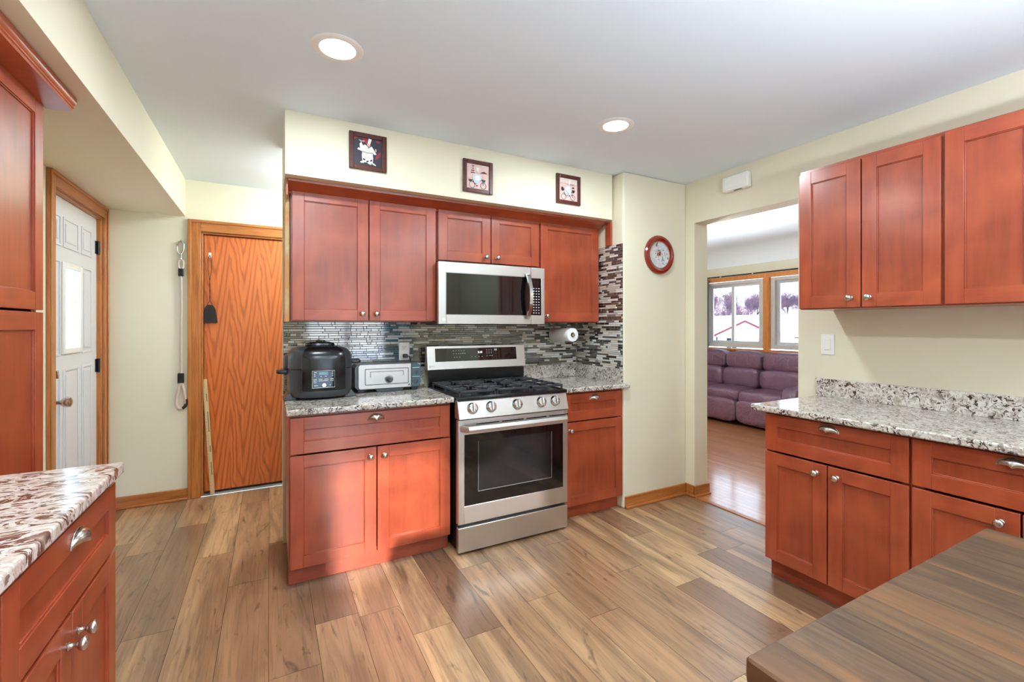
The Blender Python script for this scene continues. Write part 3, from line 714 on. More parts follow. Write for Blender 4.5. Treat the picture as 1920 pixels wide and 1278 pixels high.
#NEXT
# ------------------------------------------------------------------ gas range
rg = root('gas_range', 'stainless steel gas range with five knobs between the cherry cabinets', 'range', (1.345, 2.46, 0))
boxes('body', M['plastic_black'], [(-0.378, 0.378, 0.036, 0.60, 0.03, 0.897), (-0.370, 0.370, 0.012, 0.036, 0.150, 0.180)], rg, bevel=0.002)
for fx in (-0.34, 0.30):
    m = MB(); m.lathe([(0.018, 0.001), (0.018, 0.008), (0.010, 0.010), (0.010, 0.035)], (fx, 0.06, 0), 'z', 14); m.build('foot', M['plastic_black'], rg)
dr = boxes('storage_drawer', M['steel'], [(-0.383, 0.383, 0.0, 0.034, 0.016, 0.160)], rg, bevel=0.003)
od = boxes('oven_door', M['steel'], [(-0.383, -0.345, 0, 0.034, 0.180, 0.786), (0.349, 0.383, 0, 0.034, 0.180, 0.786), (-0.345, 0.349, 0, 0.034, 0.180, 0.283), (-0.345, 0.349, 0, 0.034, 0.700, 0.786)], rg, bevel=0.0015)
gl = boxes('oven_glass', M['blackglass'], [(-0.346, 0.350, 0.003, 0.030, 0.282, 0.701)], od, smooth=False)
m = MB()
iw = (-0.258, 0.262, 0.357, 0.655)
m.box(iw[0], iw[1], 0.0018, 0.003, iw[2], iw[3])
boxes('oven_inner_frame', flat('grey_glass_line', lin(96, 98, 100), 0.3), [(iw[0], iw[1], 0.0008, 0.0018, iw[2], iw[2] + 0.004), (iw[1] - 0.004, iw[1], 0.0008, 0.0018, iw[2] + 0.004, iw[3]), (iw[0], iw[0] + 0.003, 0.0008, 0.0018, iw[2] + 0.004, iw[3])], od, smooth=False)
m.build('oven_window', M['ovenglass'], od, smooth=False)
boxes('vent_slots', M['black'], [(-0.27 + k * 0.17, -0.12 + k * 0.17, -0.0006, 0.002, 0.754, 0.760) for k in range(4)], od, smooth=False)
m = MB(); n_ = 24; rings = []
for k in range(n_ + 1):
    t = k / n_ * 2 - 1; xx = t * 0.372; yy = -0.050 + 0.046 * max(0, (abs(t) - 0.90) / 0.10) ** 2
    rings.append([(xx, yy - 0.010, 0.722), (xx, yy - 0.014, 0.738), (xx, yy - 0.006, 0.756), (xx, yy + 0.008, 0.756), (xx, yy + 0.008, 0.722)])
m.loft(rings); m.build('handle', M['steel'], od, bevel=0.002)
m = MB(); m.prism([(-0.014, 0.792), (0.020, 0.905), (0.060, 0.905), (0.060, 0.792)], 'x', -0.383, 0.383); m.build('control_panel', M['steel'], rg, bevel=0.003)
nrm = Vector((0, -0.113, 0.034)).normalized(); upv = Vector((0, 0.034, 0.113)).normalized()
for kx in (-0.294, -0.173, 0.006, 0.180, 0.284):
    m = MB(); c = Vector((kx, 0.004, 0.850))
    m.lathe([(0.001, 0), (0.034, 0), (0.034, 0.005), (0.030, 0.009), (0.0285, 0.024), (0.024, 0.028), (0.001, 0.028)], c, (Vector((1, 0, 0)), upv, nrm), 28)
    g0 = c + nrm * 0.028
    rings = []
    for hh, ww, ll in ((0, 0.0095, 0.0275), (0.013, 0.0075, 0.0265), (0.015, 0.005, 0.024)):
        rings.append([g0 + nrm * hh + Vector((1, 0, 0)) * (a * ww) + upv * (b * ll) for a, b in ((-1, -1), (1, -1), (1, 1), (-1, 1))])
    m.loft(rings); m.build('knob', M['chrome'], rg, bevel=0.001, angle=50)
boxes('cooktop', M['black'], [(-0.383, 0.383, 0.004, 0.585, 0.897, 0.914), (-0.383, 0.383, 0.004, 0.018, 0.912, 0.920), (-0.383, -0.37, 0.018, 0.585, 0.912, 0.920), (0.37, 0.383, 0.018, 0.585, 0.912, 0.920)], rg, bevel=0.003)
for bx, by, br_ in [(-0.26, 0.15, 0.045), (-0.26, 0.42, 0.038), (0.0, 0.28, 0.05), (0.26, 0.15, 0.05), (0.26, 0.42, 0.036)]:
    m = MB(); m.lathe([(br_ + 0.012, 0.914), (br_ + 0.010, 0.920), (br_, 0.922), (br_, 0.929), (br_ - 0.006, 0.932), (0.001, 0.932)], (bx, by, 0), 'z', 24); m.build('burner', M['iron'], rg)
for gi, (gx0, gx1) in enumerate([(-0.366, -0.124), (-0.120, 0.120), (0.124, 0.366)]):
    m = MB(); z0, z1 = 0.938, 0.952; gy0, gy1 = 0.03, 0.535; cx = (gx0 + gx1) / 2; w = 0.011
    for a, b, c, d_ in [(gx0, gx1, gy0, gy0 + w), (gx0, gx1, gy1 - w, gy1), (gx0, gx0 + w, gy0, gy1), (gx1 - w, gx1, gy0, gy1), (gx0, gx1, 0.277, 0.288)]: m.box(a, b, c, d_, z0, z1)
    for (ax, ay) in [(gx0, gy0), (gx1 - w, gy0), (gx0, gy1 - w), (gx1 - w, gy1 - w), (gx0, 0.277), (gx1 - w, 0.277)]: m.box(ax, ax + w, ay, ay + w, 0.9145, z0)
    for cyy in ((0.15, 0.42) if gi != 1 else (0.15, 0.28, 0.42)):
        for dx in (-1, 1):
            m.box(*(sorted((cx + dx * 0.028, cx + dx * 0.11))), cyy - 0.005, cyy + 0.005, z0, z1 + 0.004)
        for dy in (-1, 1):
            m.box(cx - 0.005, cx + 0.005, *(sorted((cyy + dy * 0.028, cyy + dy * 0.115))), z0, z1 + 0.004)
    for q in range(7):
        yy = 0.07 + q * 0.07
        m.box(gx0, gx0 + 0.04, yy, yy + 0.008, z0, z1 + 0.002); m.box(gx1 - 0.04, gx1, yy, yy + 0.008, z0, z1 + 0.002)
    m.build('grate', M['iron'], rg, bevel=0.002)
boxes('riser', M['black'], [(-0.378, 0.372, 0.562, 0.60, 0.915, 1.036)], rg, bevel=0.003)
m = MB(); m.prism([(0.548, 1.030), (0.570, 1.197), (0.607, 1.197), (0.607, 1.030)], 'x', -0.395, 0.380)
bg = m.build('backguard', M['steel'], rg, bevel=0.004)
tilt = math.atan2(0.022, 0.167)
m = MB()
def bgp(x, z, o=0.0): return (x, 0.548 + 0.022 * (z - 1.030) / 0.167 - o, z)
v = [m.bm.verts.new(bgp(a, b, o)) for o in (-0.004, 0.0008) for a, b in ((-0.335, 1.086), (0.305, 1.086), (0.305, 1.178), (-0.335, 1.178))]
m._faces(v, [(4, 5, 6, 7), (0, 1, 5, 4), (1, 2, 6, 5), (2, 3, 7, 6), (3, 0, 4, 7)], 0); dp = m.build('display_panel', M['blackglass'], bg, smooth=False)
rt = (PI / 2 - tilt, 0, 0)
text('clock_digits', '5:10', bgp(0.005, 1.145, 0.002), 0.020, M['glow'], dp, rt)
m = MB()
for row, (z, xs) in enumerate([(1.160, (-0.20, -0.18, -0.16, -0.14, -0.12)), (1.140, (-0.20, -0.18, -0.16, -0.145, -0.13, -0.115)), (1.114, (-0.195, -0.175, -0.155)), (1.114, (-0.06, -0.035, -0.005, 0.02)), (1.162, (0.06, 0.078, 0.096)), (1.150, (0.06, 0.078, 0.096)), (1.138, (0.06, 0.078, 0.096)), (1.118, (0.06, 0.078, 0.090, 0.102))]):
    for x_ in xs:
        p = bgp(x_, z, 0.0012); m.box(p[0] - 0.0032, p[0] + 0.0032, p[1] - 0.0004, p[1] + 0.0004, z - 0.0022, z + 0.0022)
p = bgp(0.13, 1.155, 0.0012); m.box(0.120, 0.142, p[1] - 0.0004, p[1] + 0.0004, 1.138, 1.146); m.box(0.120, 0.142, p[1] + 0.0004, p[1] + 0.001, 1.152, 1.168)
m.build('panel_marking', M['print'], dp, smooth=False)
text('logo_lettering', 'LG', bgp(-0.350, 1.055, 0.0012), 0.020, M['print'], bg, rt)
m = MB(); m.lathe([(0.009, 0), (0.009, 0.0012)], bgp(-0.374, 1.055, 0.0004), (Vector((1, 0, 0)), Vector((0, 0, 1)), Vector((0, -1, 0))), 16); m.build('logo_disc', M['print'], bg)

# ------------------------------------------------------------------ microwave
mw = root('microwave_oven', 'stainless over-the-range microwave with curved bar handle', 'microwave', (0.931, 2.72, 1.348))
boxes('body', M['plastic_black'], [(0.004, 0.779, 0.03, 0.395, 0.002, 0.392)], mw, bevel=0.003)
md = boxes('door', M['steel'], [(0, 0.052, 0, 0.03, 0, 0.394), (0.052, 0.670, 0, 0.03, 0, 0.062), (0.052, 0.670, 0, 0.03, 0.324, 0.394)], mw, bevel=0.002)
boxes('door_glass', M['blackglass'], [(0.052, 0.670, 0.002, 0.028, 0.062, 0.324)], md, smooth=False)
boxes('glass_border', flat('grey_border', lin(150, 150, 150), 0.3, 0.8), [(0.047, 0.052, -0.0005, 0.003, 0.058, 0.328), (0.052, 0.668, -0.0005, 0.003, 0.058, 0.062), (0.052, 0.668, -0.0005, 0.003, 0.324, 0.328)], md, smooth=False)
cp = boxes('control_panel', M['steel'], [(0.673, 0.783, 0, 0.03, 0, 0.062), (0.673, 0.783, 0, 0.03, 0.320, 0.394), (0.755, 0.783, 0, 0.03, 0.062, 0.320)], mw, bevel=0.002)
boxes('keypad', M['blackglass'], [(0.673, 0.755, 0.001, 0.028, 0.062, 0.320)], cp, smooth=False)
m = MB()
for r_ in range(10):
    for c_ in range(3): m.box(0.690 + c_ * 0.021, 0.699 + c_ * 0.021, 0.0002, 0.0011, 0.076 + r_ * 0.019, 0.081 + r_ * 0.019)
m.build('panel_marking', M['print'], cp, smooth=False)
boxes('clock_window', M['ovenglass'], [(0.69, 0.74, 0.0002, 0.0011, 0.285, 0.305)], cp, smooth=False)
m = MB(); rings = []
for k in range(21):
    t = k / 20; z = 0.035 + t * 0.312; yy = -0.004 - 0.052 * math.sin(PI * t) ** 0.7
    rings.append([(0.622, yy, z), (0.626, yy - 0.010, z), (0.650, yy - 0.012, z), (0.656, yy - 0.002, z), (0.650, yy + 0.006, z), (0.628, yy + 0.006, z)])
m.loft(rings); m.build('handle', M['chrome'], md, angle=50)
m = MB(); m.lathe([(0.0105, 0), (0.0105, 0.001)], (0.034, 0.0, 0.030), (Vector((1, 0, 0)), Vector((0, 0, 1)), Vector((0, -1, 0))), 18); m.build('logo_disc', M['print'], md)
boxes('vent_grille', M['plastic_black'], [(0.03, 0.75, 0.04, 0.36, -0.004, 0.002)], mw, smooth=False)

# ------------------------------------------------------------------ pressure cooker
pc = root('pressure_cooker', 'dark grey pressure cooker and air fryer with touch panel on the granite', 'pressure cooker', (0.262, 2.925, 0.9165))
def sup(rx, ry, z, n=40, e_=0.72, t0=0, t1=2 * PI, closed=True, dx=0, dy=0):
    out = []
    N = n if closed else n + 1
    for k in range(N):
        th = t0 + (t1 - t0) * k / n
        c_, s_ = math.cos(th), math.sin(th)
        out.append((dx + rx * math.copysign(abs(c_) ** e_, c_), dy + ry * math.copysign(abs(s_) ** e_, s_), z))
    return out
m = MB(); m.loft([sup(0.155, 0.145, 0.012), sup(0.168, 0.155, 0.020), sup(0.176, 0.163, 0.045), sup(0.178, 0.165, 0.172)]); m.build('body', M['graphite'], pc)
m = MB(); m.loft([sup(0.172, 0.159, 0.172), sup(0.172, 0.159, 0.178)]); m.build('seam_ring', M['plastic_black'], pc)
m = MB(); m.loft([sup(0.178, 0.165, 0.178), sup(0.177, 0.164, 0.232), sup(0.170, 0.157, 0.262), sup(0.150, 0.138, 0.285), sup(0.12, 0.112, 0.297), sup(0.06, 0.06, 0.301)]); ld = m.build('lid', M['graphite'], pc)
def strip(m, secs, t0, t1, n=16):
    rows = [[m.bm.verts.new(p) for p in sup(rx, ry, z, n, 0.72, t0, t1, False)] for rx, ry, z in secs]
    for a, b in zip(rows, rows[1:]):
        for i in range(n): m.bm.faces.new((a[i], a[i + 1], b[i + 1], b[i]))
F0, F1 = math.radians(243), math.radians(307)
m = MB(); strip(m, [(0.177, 0.164, 0.052), (0.182, 0.169, 0.060), (0.182, 0.169, 0.172), (0.182, 0.169, 0.232), (0.174, 0.161, 0.264), (0.153, 0.141, 0.288), (0.120, 0.112, 0.300)], F0, F1); m.build('front_band', M['black'], pc)
m = MB(); yb = -0.1725
boxes('touch_panel', M['blackglass'], [(-0.056, 0.066, yb, -0.160, 0.068, 0.170)], pc, bevel=0.006)
m.tube([(-0.054, yb - 0.001, 0.072), (0.064, yb - 0.001, 0.072), (0.064, yb - 0.001, 0.167), (-0.054, yb - 0.001, 0.167), (-0.054, yb - 0.001, 0.072)], 0.0012, 5); m.build('panel_outline', M['print'], pc)
m = MB()
for x0, x1, z in [(-0.045, -0.03, 0.158), (-0.045, -0.038, 0.148), (-0.045, -0.038, 0.138), (0.048, 0.055, 0.158), (0.048, 0.055, 0.148), (0.048, 0.055, 0.138), (-0.012, -0.004, 0.136), (0.012, 0.022, 0.136), (-0.048, -0.03, 0.120), (-0.02, 0.0, 0.120), (0.01, 0.03, 0.120), (0.04, 0.058, 0.120), (-0.048, -0.03, 0.111), (-0.02, 0.03, 0.111), (0.04, 0.058, 0.111), (-0.048, -0.03, 0.102), (-0.045, -0.025, 0.085), (0.036, 0.042, 0.086)]:
    m.box(x0, x1, yb - 0.0010, yb - 0.0002, z - 0.0014, z + 0.0014)
m.build('panel_marking', M['print'], pc, smooth=False)
m = MB(); m.lathe([(0.001, 0), (0.010, 0), (0.010, 0.003), (0.001, 0.003)], (0.008, yb, 0.086), (Vector((1, 0, 0)), Vector((0, 0, 1)), Vector((0, -1, 0))), 20); m.build('start_button', M['chrome'], pc)
boxes('screen', flat('dim_lcd', lin(110, 150, 165), 0.2), [(-0.018, 0.028, yb - 0.001, yb, 0.144, 0.160)], pc, smooth=False)
m = MB(); m.loft([sup(0.075, 0.05, 0.296, dy=-0.01), sup(0.082, 0.055, 0.306, dy=-0.01), sup(0.078, 0.052, 0.318, dy=-0.01), sup(0.05, 0.035, 0.326, dy=-0.01)]); m.build('lid_grip', M['black'], pc)
m = MB(); m.lathe([(0.014, 0.300), (0.014, 0.318), (0.018, 0.320), (0.016, 0.330), (0.004, 0.332)], (0.02, 0.06, 0), 'z', 16); m.build('steam_valve', M['black'], pc)
for sx in (-1, 1):
    zc = 0.158 if sx < 0 else 0.205
    m = MB(); m.superell((sx * 0.195, 0.0, zc), (0.036, 0.055, 0.013), 0.5, 0.5); m.build('side_handle', M['plastic_black'], pc)
    m = MB(); m.prism([(sx * 0.13, 0.0005), (sx * 0.198, 0.0005), (sx * 0.168, 0.040), (sx * 0.13, 0.040)][::sx], 'y', -0.09, 0.09); m.build('foot', M['graphite'], pc, bevel=0.003)
m = MB(); m.superell((-0.172, 0.03, 0.205), (0.022, 0.075, 0.05), 0.6, 0.6); m.build('hinge_cover', M['graphite'], ld)

# ------------------------------------------------------------------ toaster oven
to = root('toaster_oven', 'silver flip-up toaster oven standing beside the pressure cooker', 'toaster oven', (0.672, 2.925, 0.9165))
def rrect(x0, x1, z0, z1, rL, rR, y, n=5):
    pts = []
    for cx, cz, r, a0 in [(x1 - rR, z0 + rR, rR, -90), (x1 - rR, z1 - rR, rR, 0), (x0 + rL, z1 - rL, rL, 90), (x0 + rL, z0 + rL, rL, 180)]:
        for k in range(n + 1):
            a = math.radians(a0 + 90 * k / n); pts.append((cx + r * math.cos(a), y, cz + r * math.sin(a)))
    return pts
m = MB(); m.loft([rrect(-0.208, 0.206, 0.020, 0.178, 0.03, 0.035, y) for y in (0.006, 0.148)]); m.build('body', M['graphite'], to)
m = MB(); m.loft([rrect(-0.190, 0.142, 0.024, 0.176, 0.016, 0.002, y) for y in (-0.004, 0.006)]); fp = m.build('front_panel', M['steel'], to, bevel=0.002)
m = MB()
o_, i_ = rrect(-0.150, 0.125, 0.048, 0.150, 0.006, 0.006, 0), rrect(-0.146, 0.121, 0.052, 0.146, 0.004, 0.004, 0)
A = [m.bm.verts.new((p[0], -0.0046, p[2])) for p in o_]; B = [m.bm.verts.new((p[0], -0.0046, p[2])) for p in i_]; A2 = [m.bm.verts.new((p[0], -0.003, p[2])) for p in o_]; B2 = [m.bm.verts.new((p[0], -0.003, p[2])) for p in i_]
for k in range(len(A)):
    j = (k + 1) % len(A); m.bm.faces.new((A[k], A[j], B[j], B[k])); m.bm.faces.new((A[k], A2[k], A2[j], A[j])); m.bm.faces.new((B[k], B[j], B2[j], B2[k]))
m.build('door_gasket', M['plastic_black'], fp)
m = MB(); m.box(-0.118, -0.115, -0.0050, -0.003, 0.095, 0.132); m.box(-0.118, 0.092, -0.0050, -0.003, 0.129, 0.132); m.box(0.089, 0.092, -0.0050, -0.003, 0.100, 0.132); m.build('embossed_line', M['plastic_black'], fp, smooth=False)
m = MB(); m.lathe([(0.001, 0.004), (0.028, 0.004), (0.028, -0.001), (0.001, -0.001)], (-0.002, -0.004, 0.082), 'y', 20); m.build('handle_base', M['chrome'], fp)
m = MB(); m.lathe([(0.021, 0), (0.020, -0.020), (0.015, -0.034), (0.014, -0.055), (0.012, -0.058), (0.001, -0.058)], (-0.002, -0.004, 0.082), 'y', 20); m.build('handle', M['graphite'], fp)
m = MB(); m.loft([rrect(0.146, 0.206, 0.026, 0.174, 0.004, 0.030, y) for y in (-0.003, 0.006)]); cpn = m.build('control_panel', flat('blue_grey_panel', lin(86, 112, 124), 0.12, 0.3), to, bevel=0.001)
boxes('panel_divider', M['print'], [(0.150, 0.198, -0.0042, -0.003, 0.146, 0.149), (0.150, 0.200, -0.0042, -0.003, 0.088, 0.090)], cpn, smooth=False)
for zz in (0.118, 0.058):
    m = MB(); m.lathe([(0.001, 0), (0.014, 0), (0.014, -0.004), (0.001, -0.005)], (0.174, -0.003, zz), 'y', 18); m.build('dial', M['graphite'], cpn)
m = MB(); m.prism([(0.120, 0.032), (0.129, 0.048), (0.138, 0.032), (0.132, 0.034), (0.129, 0.041), (0.126, 0.034)][::-1], 'y', -0.0052, -0.0042); m.build('logo_mark', M['plastic_black'], fp, smooth=False)
m = MB(); m.prism([(-0.085, 0.020), (-0.070, 0.0005), (0.085, 0.0005), (0.10, 0.020)], 'y', 0.010, 0.15); m.build('base', M['graphite'], to, bevel=0.002)
boxes('foot', M['plastic_black'], [(-0.19, -0.15, 0.02, 0.06, 0.0005, 0.02)], to, bevel=0.002); boxes('foot', M['plastic_black'], [(0.15, 0.19, 0.02, 0.06, 0.0005, 0.02)], to, bevel=0.002)
# wall outlet, plug and cord
ol = root('wall_outlet', 'white duplex outlet on the mosaic with one black plug', 'outlet', (0.818, 3.1155, 1.161))
boxes('cover_plate', M['white'], [(-0.037, 0.037, -0.006, 0.0, -0.062, 0.062)], ol, bevel=0.003)
for zz in (0.026, -0.026):
    sk = boxes('socket', M['white'], [(-0.016, 0.016, -0.009, -0.006, zz - 0.014, zz + 0.014)], ol, bevel=0.004)
    boxes('slots', M['plastic_black'], [(-0.008, -0.006, -0.0095, -0.009, zz, zz + 0.008), (0.006, 0.008, -0.0095, -0.009, zz, zz + 0.008), (-0.002, 0.002, -0.0095, -0.009, zz - 0.009, zz - 0.005)], sk, smooth=False)
cd = root('power_cord', 'black power cord plugged into the lower outlet socket, running down to the toaster oven', 'cord', (0.818, 3.105, 1.130))
boxes('plug', M['plastic_black'], [(-0.012, 0.016, -0.032, -0.0005, -0.012, 0.014)], cd, bevel=0.004)
m = MB(); m.tube([(0.012, -0.024, 0.0), (0.026, -0.030, -0.002), (0.034, -0.028, -0.022), (0.040, -0.022, -0.045), (0.050, -0.020, -0.060), (0.056, -0.016, -0.08), (0.058, -0.014, -0.12)], 0.0036, 8); m.build('cable', M['plastic_black'], cd)
# paper towel
tw = root('paper_towel_roll', 'white paper towel roll hanging under the single-door wall cabinet', 'paper towel', (2.03, 2.82, 1.268))
m = MB(); seg = 40
m.lathe([(0.019, 0.0), (0.050, 0.0), (0.052, 0.003), (0.052, 0.255), (0.050, 0.258), (0.019, 0.258), (0.019, 0.0)], (0, 0, 0), 'y', seg, cap=False); m.build('paper', M['paper'], tw)
m = MB(); m.lathe([(0.0185, 0.001), (0.0185, 0.257), (0.0165, 0.257), (0.0165, 0.001), (0.0185, 0.001)], (0, 0, 0), 'y', 24, cap=False); m.build('core', flat('cardboard', lin(150, 130, 96), 0.9), tw)
hd = root('paper_towel_holder', 'slim chrome holder carrying the paper towel roll', 'holder', (2.03, 2.82, 1.268))
m = MB(); m.tube([(0, -0.012, 0), (0, 0.275, 0)], 0.006, 10); m.lathe([(0.001, 0), (0.012, 0), (0.012, -0.006), (0.001, -0.007)], (0, -0.008, 0), 'y', 16); m.tube([(0, 0.272, 0), (0, 0.274, 0.06), (0, 0.262, 0.088)], 0.005, 8); m.box(-0.02, 0.02, 0.10, 0.27, 0.086, 0.0925); m.build('rod', M['nickel'], hd)
#NEXT
# ------------------------------------------------------------------ chef pictures on the soffit
A_ = {k: flat('print_' + k, c, 0.5) for k, c in dict(night=lin(44, 46, 58), red=lin(150, 36, 60), white=lin(238, 234, 230), shade=lin(190, 186, 190), skin=lin(232, 176, 156), cream=lin(226, 206, 196), rose=lin(222, 190, 182), ink=lin(40, 34, 42), blue=lin(196, 210, 226), maroon=lin(96, 28, 40), green=lin(120, 132, 100)).items()}
def ell(cx, cz, a, b, n=18, rot=0.0):
    return [(cx + a * math.cos(2 * PI * k / n) * math.cos(rot) - b * math.sin(2 * PI * k / n) * math.sin(rot), cz + a * math.cos(2 * PI * k / n) * math.sin(rot) + b * math.sin(2 * PI * k / n) * math.cos(rot)) for k in range(n)]
def picture(label, loc, bg, shapes):
    r = root('framed_picture', label, 'picture', loc, 0, 'small framed chef pictures above the cabinets'); s = 0.205; w = 0.025
    m = MB()
    for b in [(0, w, 0, s), (s - w, s, 0, s), (w, s - w, 0, w), (w, s - w, s - w, s)]: m.box(b[0], b[1], -0.016, 0.0, b[2], b[3])
    m.build('frame', M['frame'], r, bevel=0.003)
    m = MB(); mats = []
    def mi(k):
        if k not in mats: mats.append(k)
        return mats.index(k)
    m.box(w - 0.001, s - w + 0.001, -0.007, -0.001, w - 0.001, s - w + 0.001, mi(bg)); q = (s - 2 * w)
    d = -0.0072
    for col, pts in shapes:
        P = [(w + q * min(max(a, 0), 1), w + q * min(max(b, 0), 1)) for a, b in pts]
        ar = sum(P[i][0] * P[(i + 1) % len(P)][1] - P[(i + 1) % len(P)][0] * P[i][1] for i in range(len(P)))
        vs = [m.bm.verts.new((a, d, b)) for a, b in (P if ar > 0 else P[::-1])]
        f = m.bm.faces.new(vs); f.material_index = mi(col); d -= 0.00006
    m.build('print', [A_[k] for k in mats], r, smooth=False, recalc=False)
    return r
def seg_(p, q, w):
    dx, dz = q[0] - p[0], q[1] - p[1]; L = math.hypot(dx, dz); a, b = -dz / L * w, dx / L * w
    return [(p[0] + a, p[1] + b), (q[0] + a, q[1] + b), (q[0] - a, q[1] - b), (p[0] - a, p[1] - b)]
picture('dark framed picture of a standing chef in white on a night background', (0.386, 2.6445, 2.212), 'night',
    [('red', [(0, 1), (0.16, 1), (0, 0.86)]), ('red', [(0.3, 1), (0.5, 0.97), (0.46, 0.80), (0.34, 0.84)]), ('red', ell(0.85, 0.93, 0.09, 0.05)), ('red', ell(0.86, 0.42, 0.06, 0.16, rot=-0.6)),
     ('white', [(0.30, 0.12), (0.28, 0.36), (0.30, 0.50), (0.12, 0.55), (0.16, 0.62), (0.22, 0.60), (0.20, 0.76), (0.26, 0.84), (0.32, 0.72), (0.40, 0.76), (0.50, 0.70), (0.62, 0.74), (0.72, 0.60), (0.80, 0.46), (0.72, 0.44), (0.66, 0.50), (0.68, 0.30), (0.66, 0.12)]),
     ('skin', ell(0.52, 0.77, 0.06, 0.05)), ('white', [(0.48, 0.80), (0.52, 1.0), (0.63, 0.98), (0.58, 0.80)]), ('ink', seg_((0.44, 0.76), (0.54, 0.66), 0.012)), ('ink', seg_((0.62, 0.74), (0.50, 0.64), 0.012)), ('ink', seg_((0.30, 0.50), (0.48, 0.47), 0.01)), ('ink', seg_((0.48, 0.47), (0.66, 0.49), 0.01)),
     ('skin', seg_((0.78, 0.56), (0.77, 0.66), 0.02)), ('skin', seg_((0.22, 0.86), (0.38, 0.88), 0.018)), ('shade', seg_((0.18, 0.90), (0.26, 0.87), 0.015)),
     ('ink', ell(0.36, 0.22, 0.05, 0.03, rot=-0.5)), ('ink', ell(0.48, 0.16, 0.05, 0.03, rot=0.4)), ('ink', ell(0.61, 0.21, 0.05, 0.03, rot=0.6)), ('white', ell(0.29, 0.11, 0.07, 0.03)), ('white', ell(0.55, 0.10, 0.08, 0.03, rot=-0.3)), ('white', ell(0.70, 0.09, 0.09, 0.025, rot=-0.5)), ('ink', ell(0.42, 0.09, 0.04, 0.02))])
def bike(col):
    out = []
    for cx in (0.24, 0.74):
        for k in range(20):
            a0, a1 = 2 * PI * k / 20, 2 * PI * (k + 1) / 20
            out.append((col, seg_((cx + 0.125 * math.cos(a0), 0.16 + 0.125 * math.sin(a0)), (cx + 0.125 * math.cos(a1), 0.16 + 0.125 * math.sin(a1)), 0.010)))
    out += [(col, seg_((0.36, 0.18), (0.68, 0.40), 0.010)), (col, seg_((0.74, 0.16), (0.68, 0.42), 0.010)), (col, seg_((0.24, 0.36), (0.36, 0.20), 0.010))]
    return out
picture('dark framed picture of a chef cycling with a red parasol and stacked dishes', (1.061, 2.6445, 2.177), 'rose',
    bike('ink') + [('blue', [(0.34, 0.24), (0.26, 0.44), (0.30, 0.58), (0.44, 0.62), (0.60, 0.60), (0.68, 0.50), (0.60, 0.34), (0.44, 0.22)]), ('white', [(0.40, 0.34), (0.38, 0.54), (0.56, 0.56), (0.58, 0.38)]), ('skin', ell(0.49, 0.67, 0.05, 0.05)), ('white', [(0.43, 0.72), (0.40, 0.90), (0.54, 0.86), (0.53, 0.72)]),
     ('maroon', [(0.60, 0.66), (0.66, 0.71), (0.76, 0.75), (0.86, 0.71), (0.92, 0.66)]), ('skin', ell(0.78, 0.50, 0.07, 0.07)), ('ink', [(0.68, 0.42), (0.84, 0.40), (0.80, 0.30), (0.72, 0.32)]), ('ink', [(0.18, 0.62), (0.36, 0.64), (0.36, 0.67), (0.18, 0.66)]), ('ink', [(0.20, 0.71), (0.34, 0.72), (0.34, 0.76), (0.20, 0.75)]), ('ink', [(0.23, 0.80), (0.32, 0.81), (0.32, 0.84), (0.23, 0.83)]), ('ink', [(0.22, 0.89), (0.33, 0.90), (0.33, 0.93), (0.22, 0.92)]), ('skin', ell(0.16, 0.40, 0.07, 0.07)), ('ink', [(0.09, 0.36), (0.24, 0.36), (0.22, 0.28), (0.12, 0.28)]), ('maroon', ell(0.45, 0.13, 0.03, 0.04))])
picture('dark framed picture of a chef on a bicycle with two flower baskets', (1.757, 2.6445, 2.195), 'rose',
    bike('ink') + [('cream', [(0.05, 0.98), (0.95, 0.98), (0.95, 0.75), (0.05, 0.78)]), ('blue', [(0.30, 0.30), (0.32, 0.58), (0.44, 0.70), (0.60, 0.66), (0.68, 0.46), (0.62, 0.30), (0.50, 0.24)]), ('white', [(0.36, 0.36), (0.38, 0.60), (0.56, 0.62), (0.62, 0.42), (0.50, 0.30)]), ('skin', ell(0.47, 0.70, 0.05, 0.04)), ('white', [(0.50, 0.72), (0.53, 0.94), (0.62, 0.94), (0.58, 0.72)]),
     ('ink', seg_((0.36, 0.44), (0.52, 0.28), 0.012)), ('ink', ell(0.18, 0.48, 0.085, 0.07)), ('maroon', ell(0.16, 0.56, 0.06, 0.03)), ('ink', [(0.68, 0.50), (0.86, 0.50), (0.82, 0.38), (0.72, 0.38)]), ('maroon', ell(0.76, 0.60, 0.06, 0.04)), ('green', ell(0.70, 0.74, 0.14, 0.02)), ('ink', ell(0.54, 0.22, 0.04, 0.025, rot=0.6))])
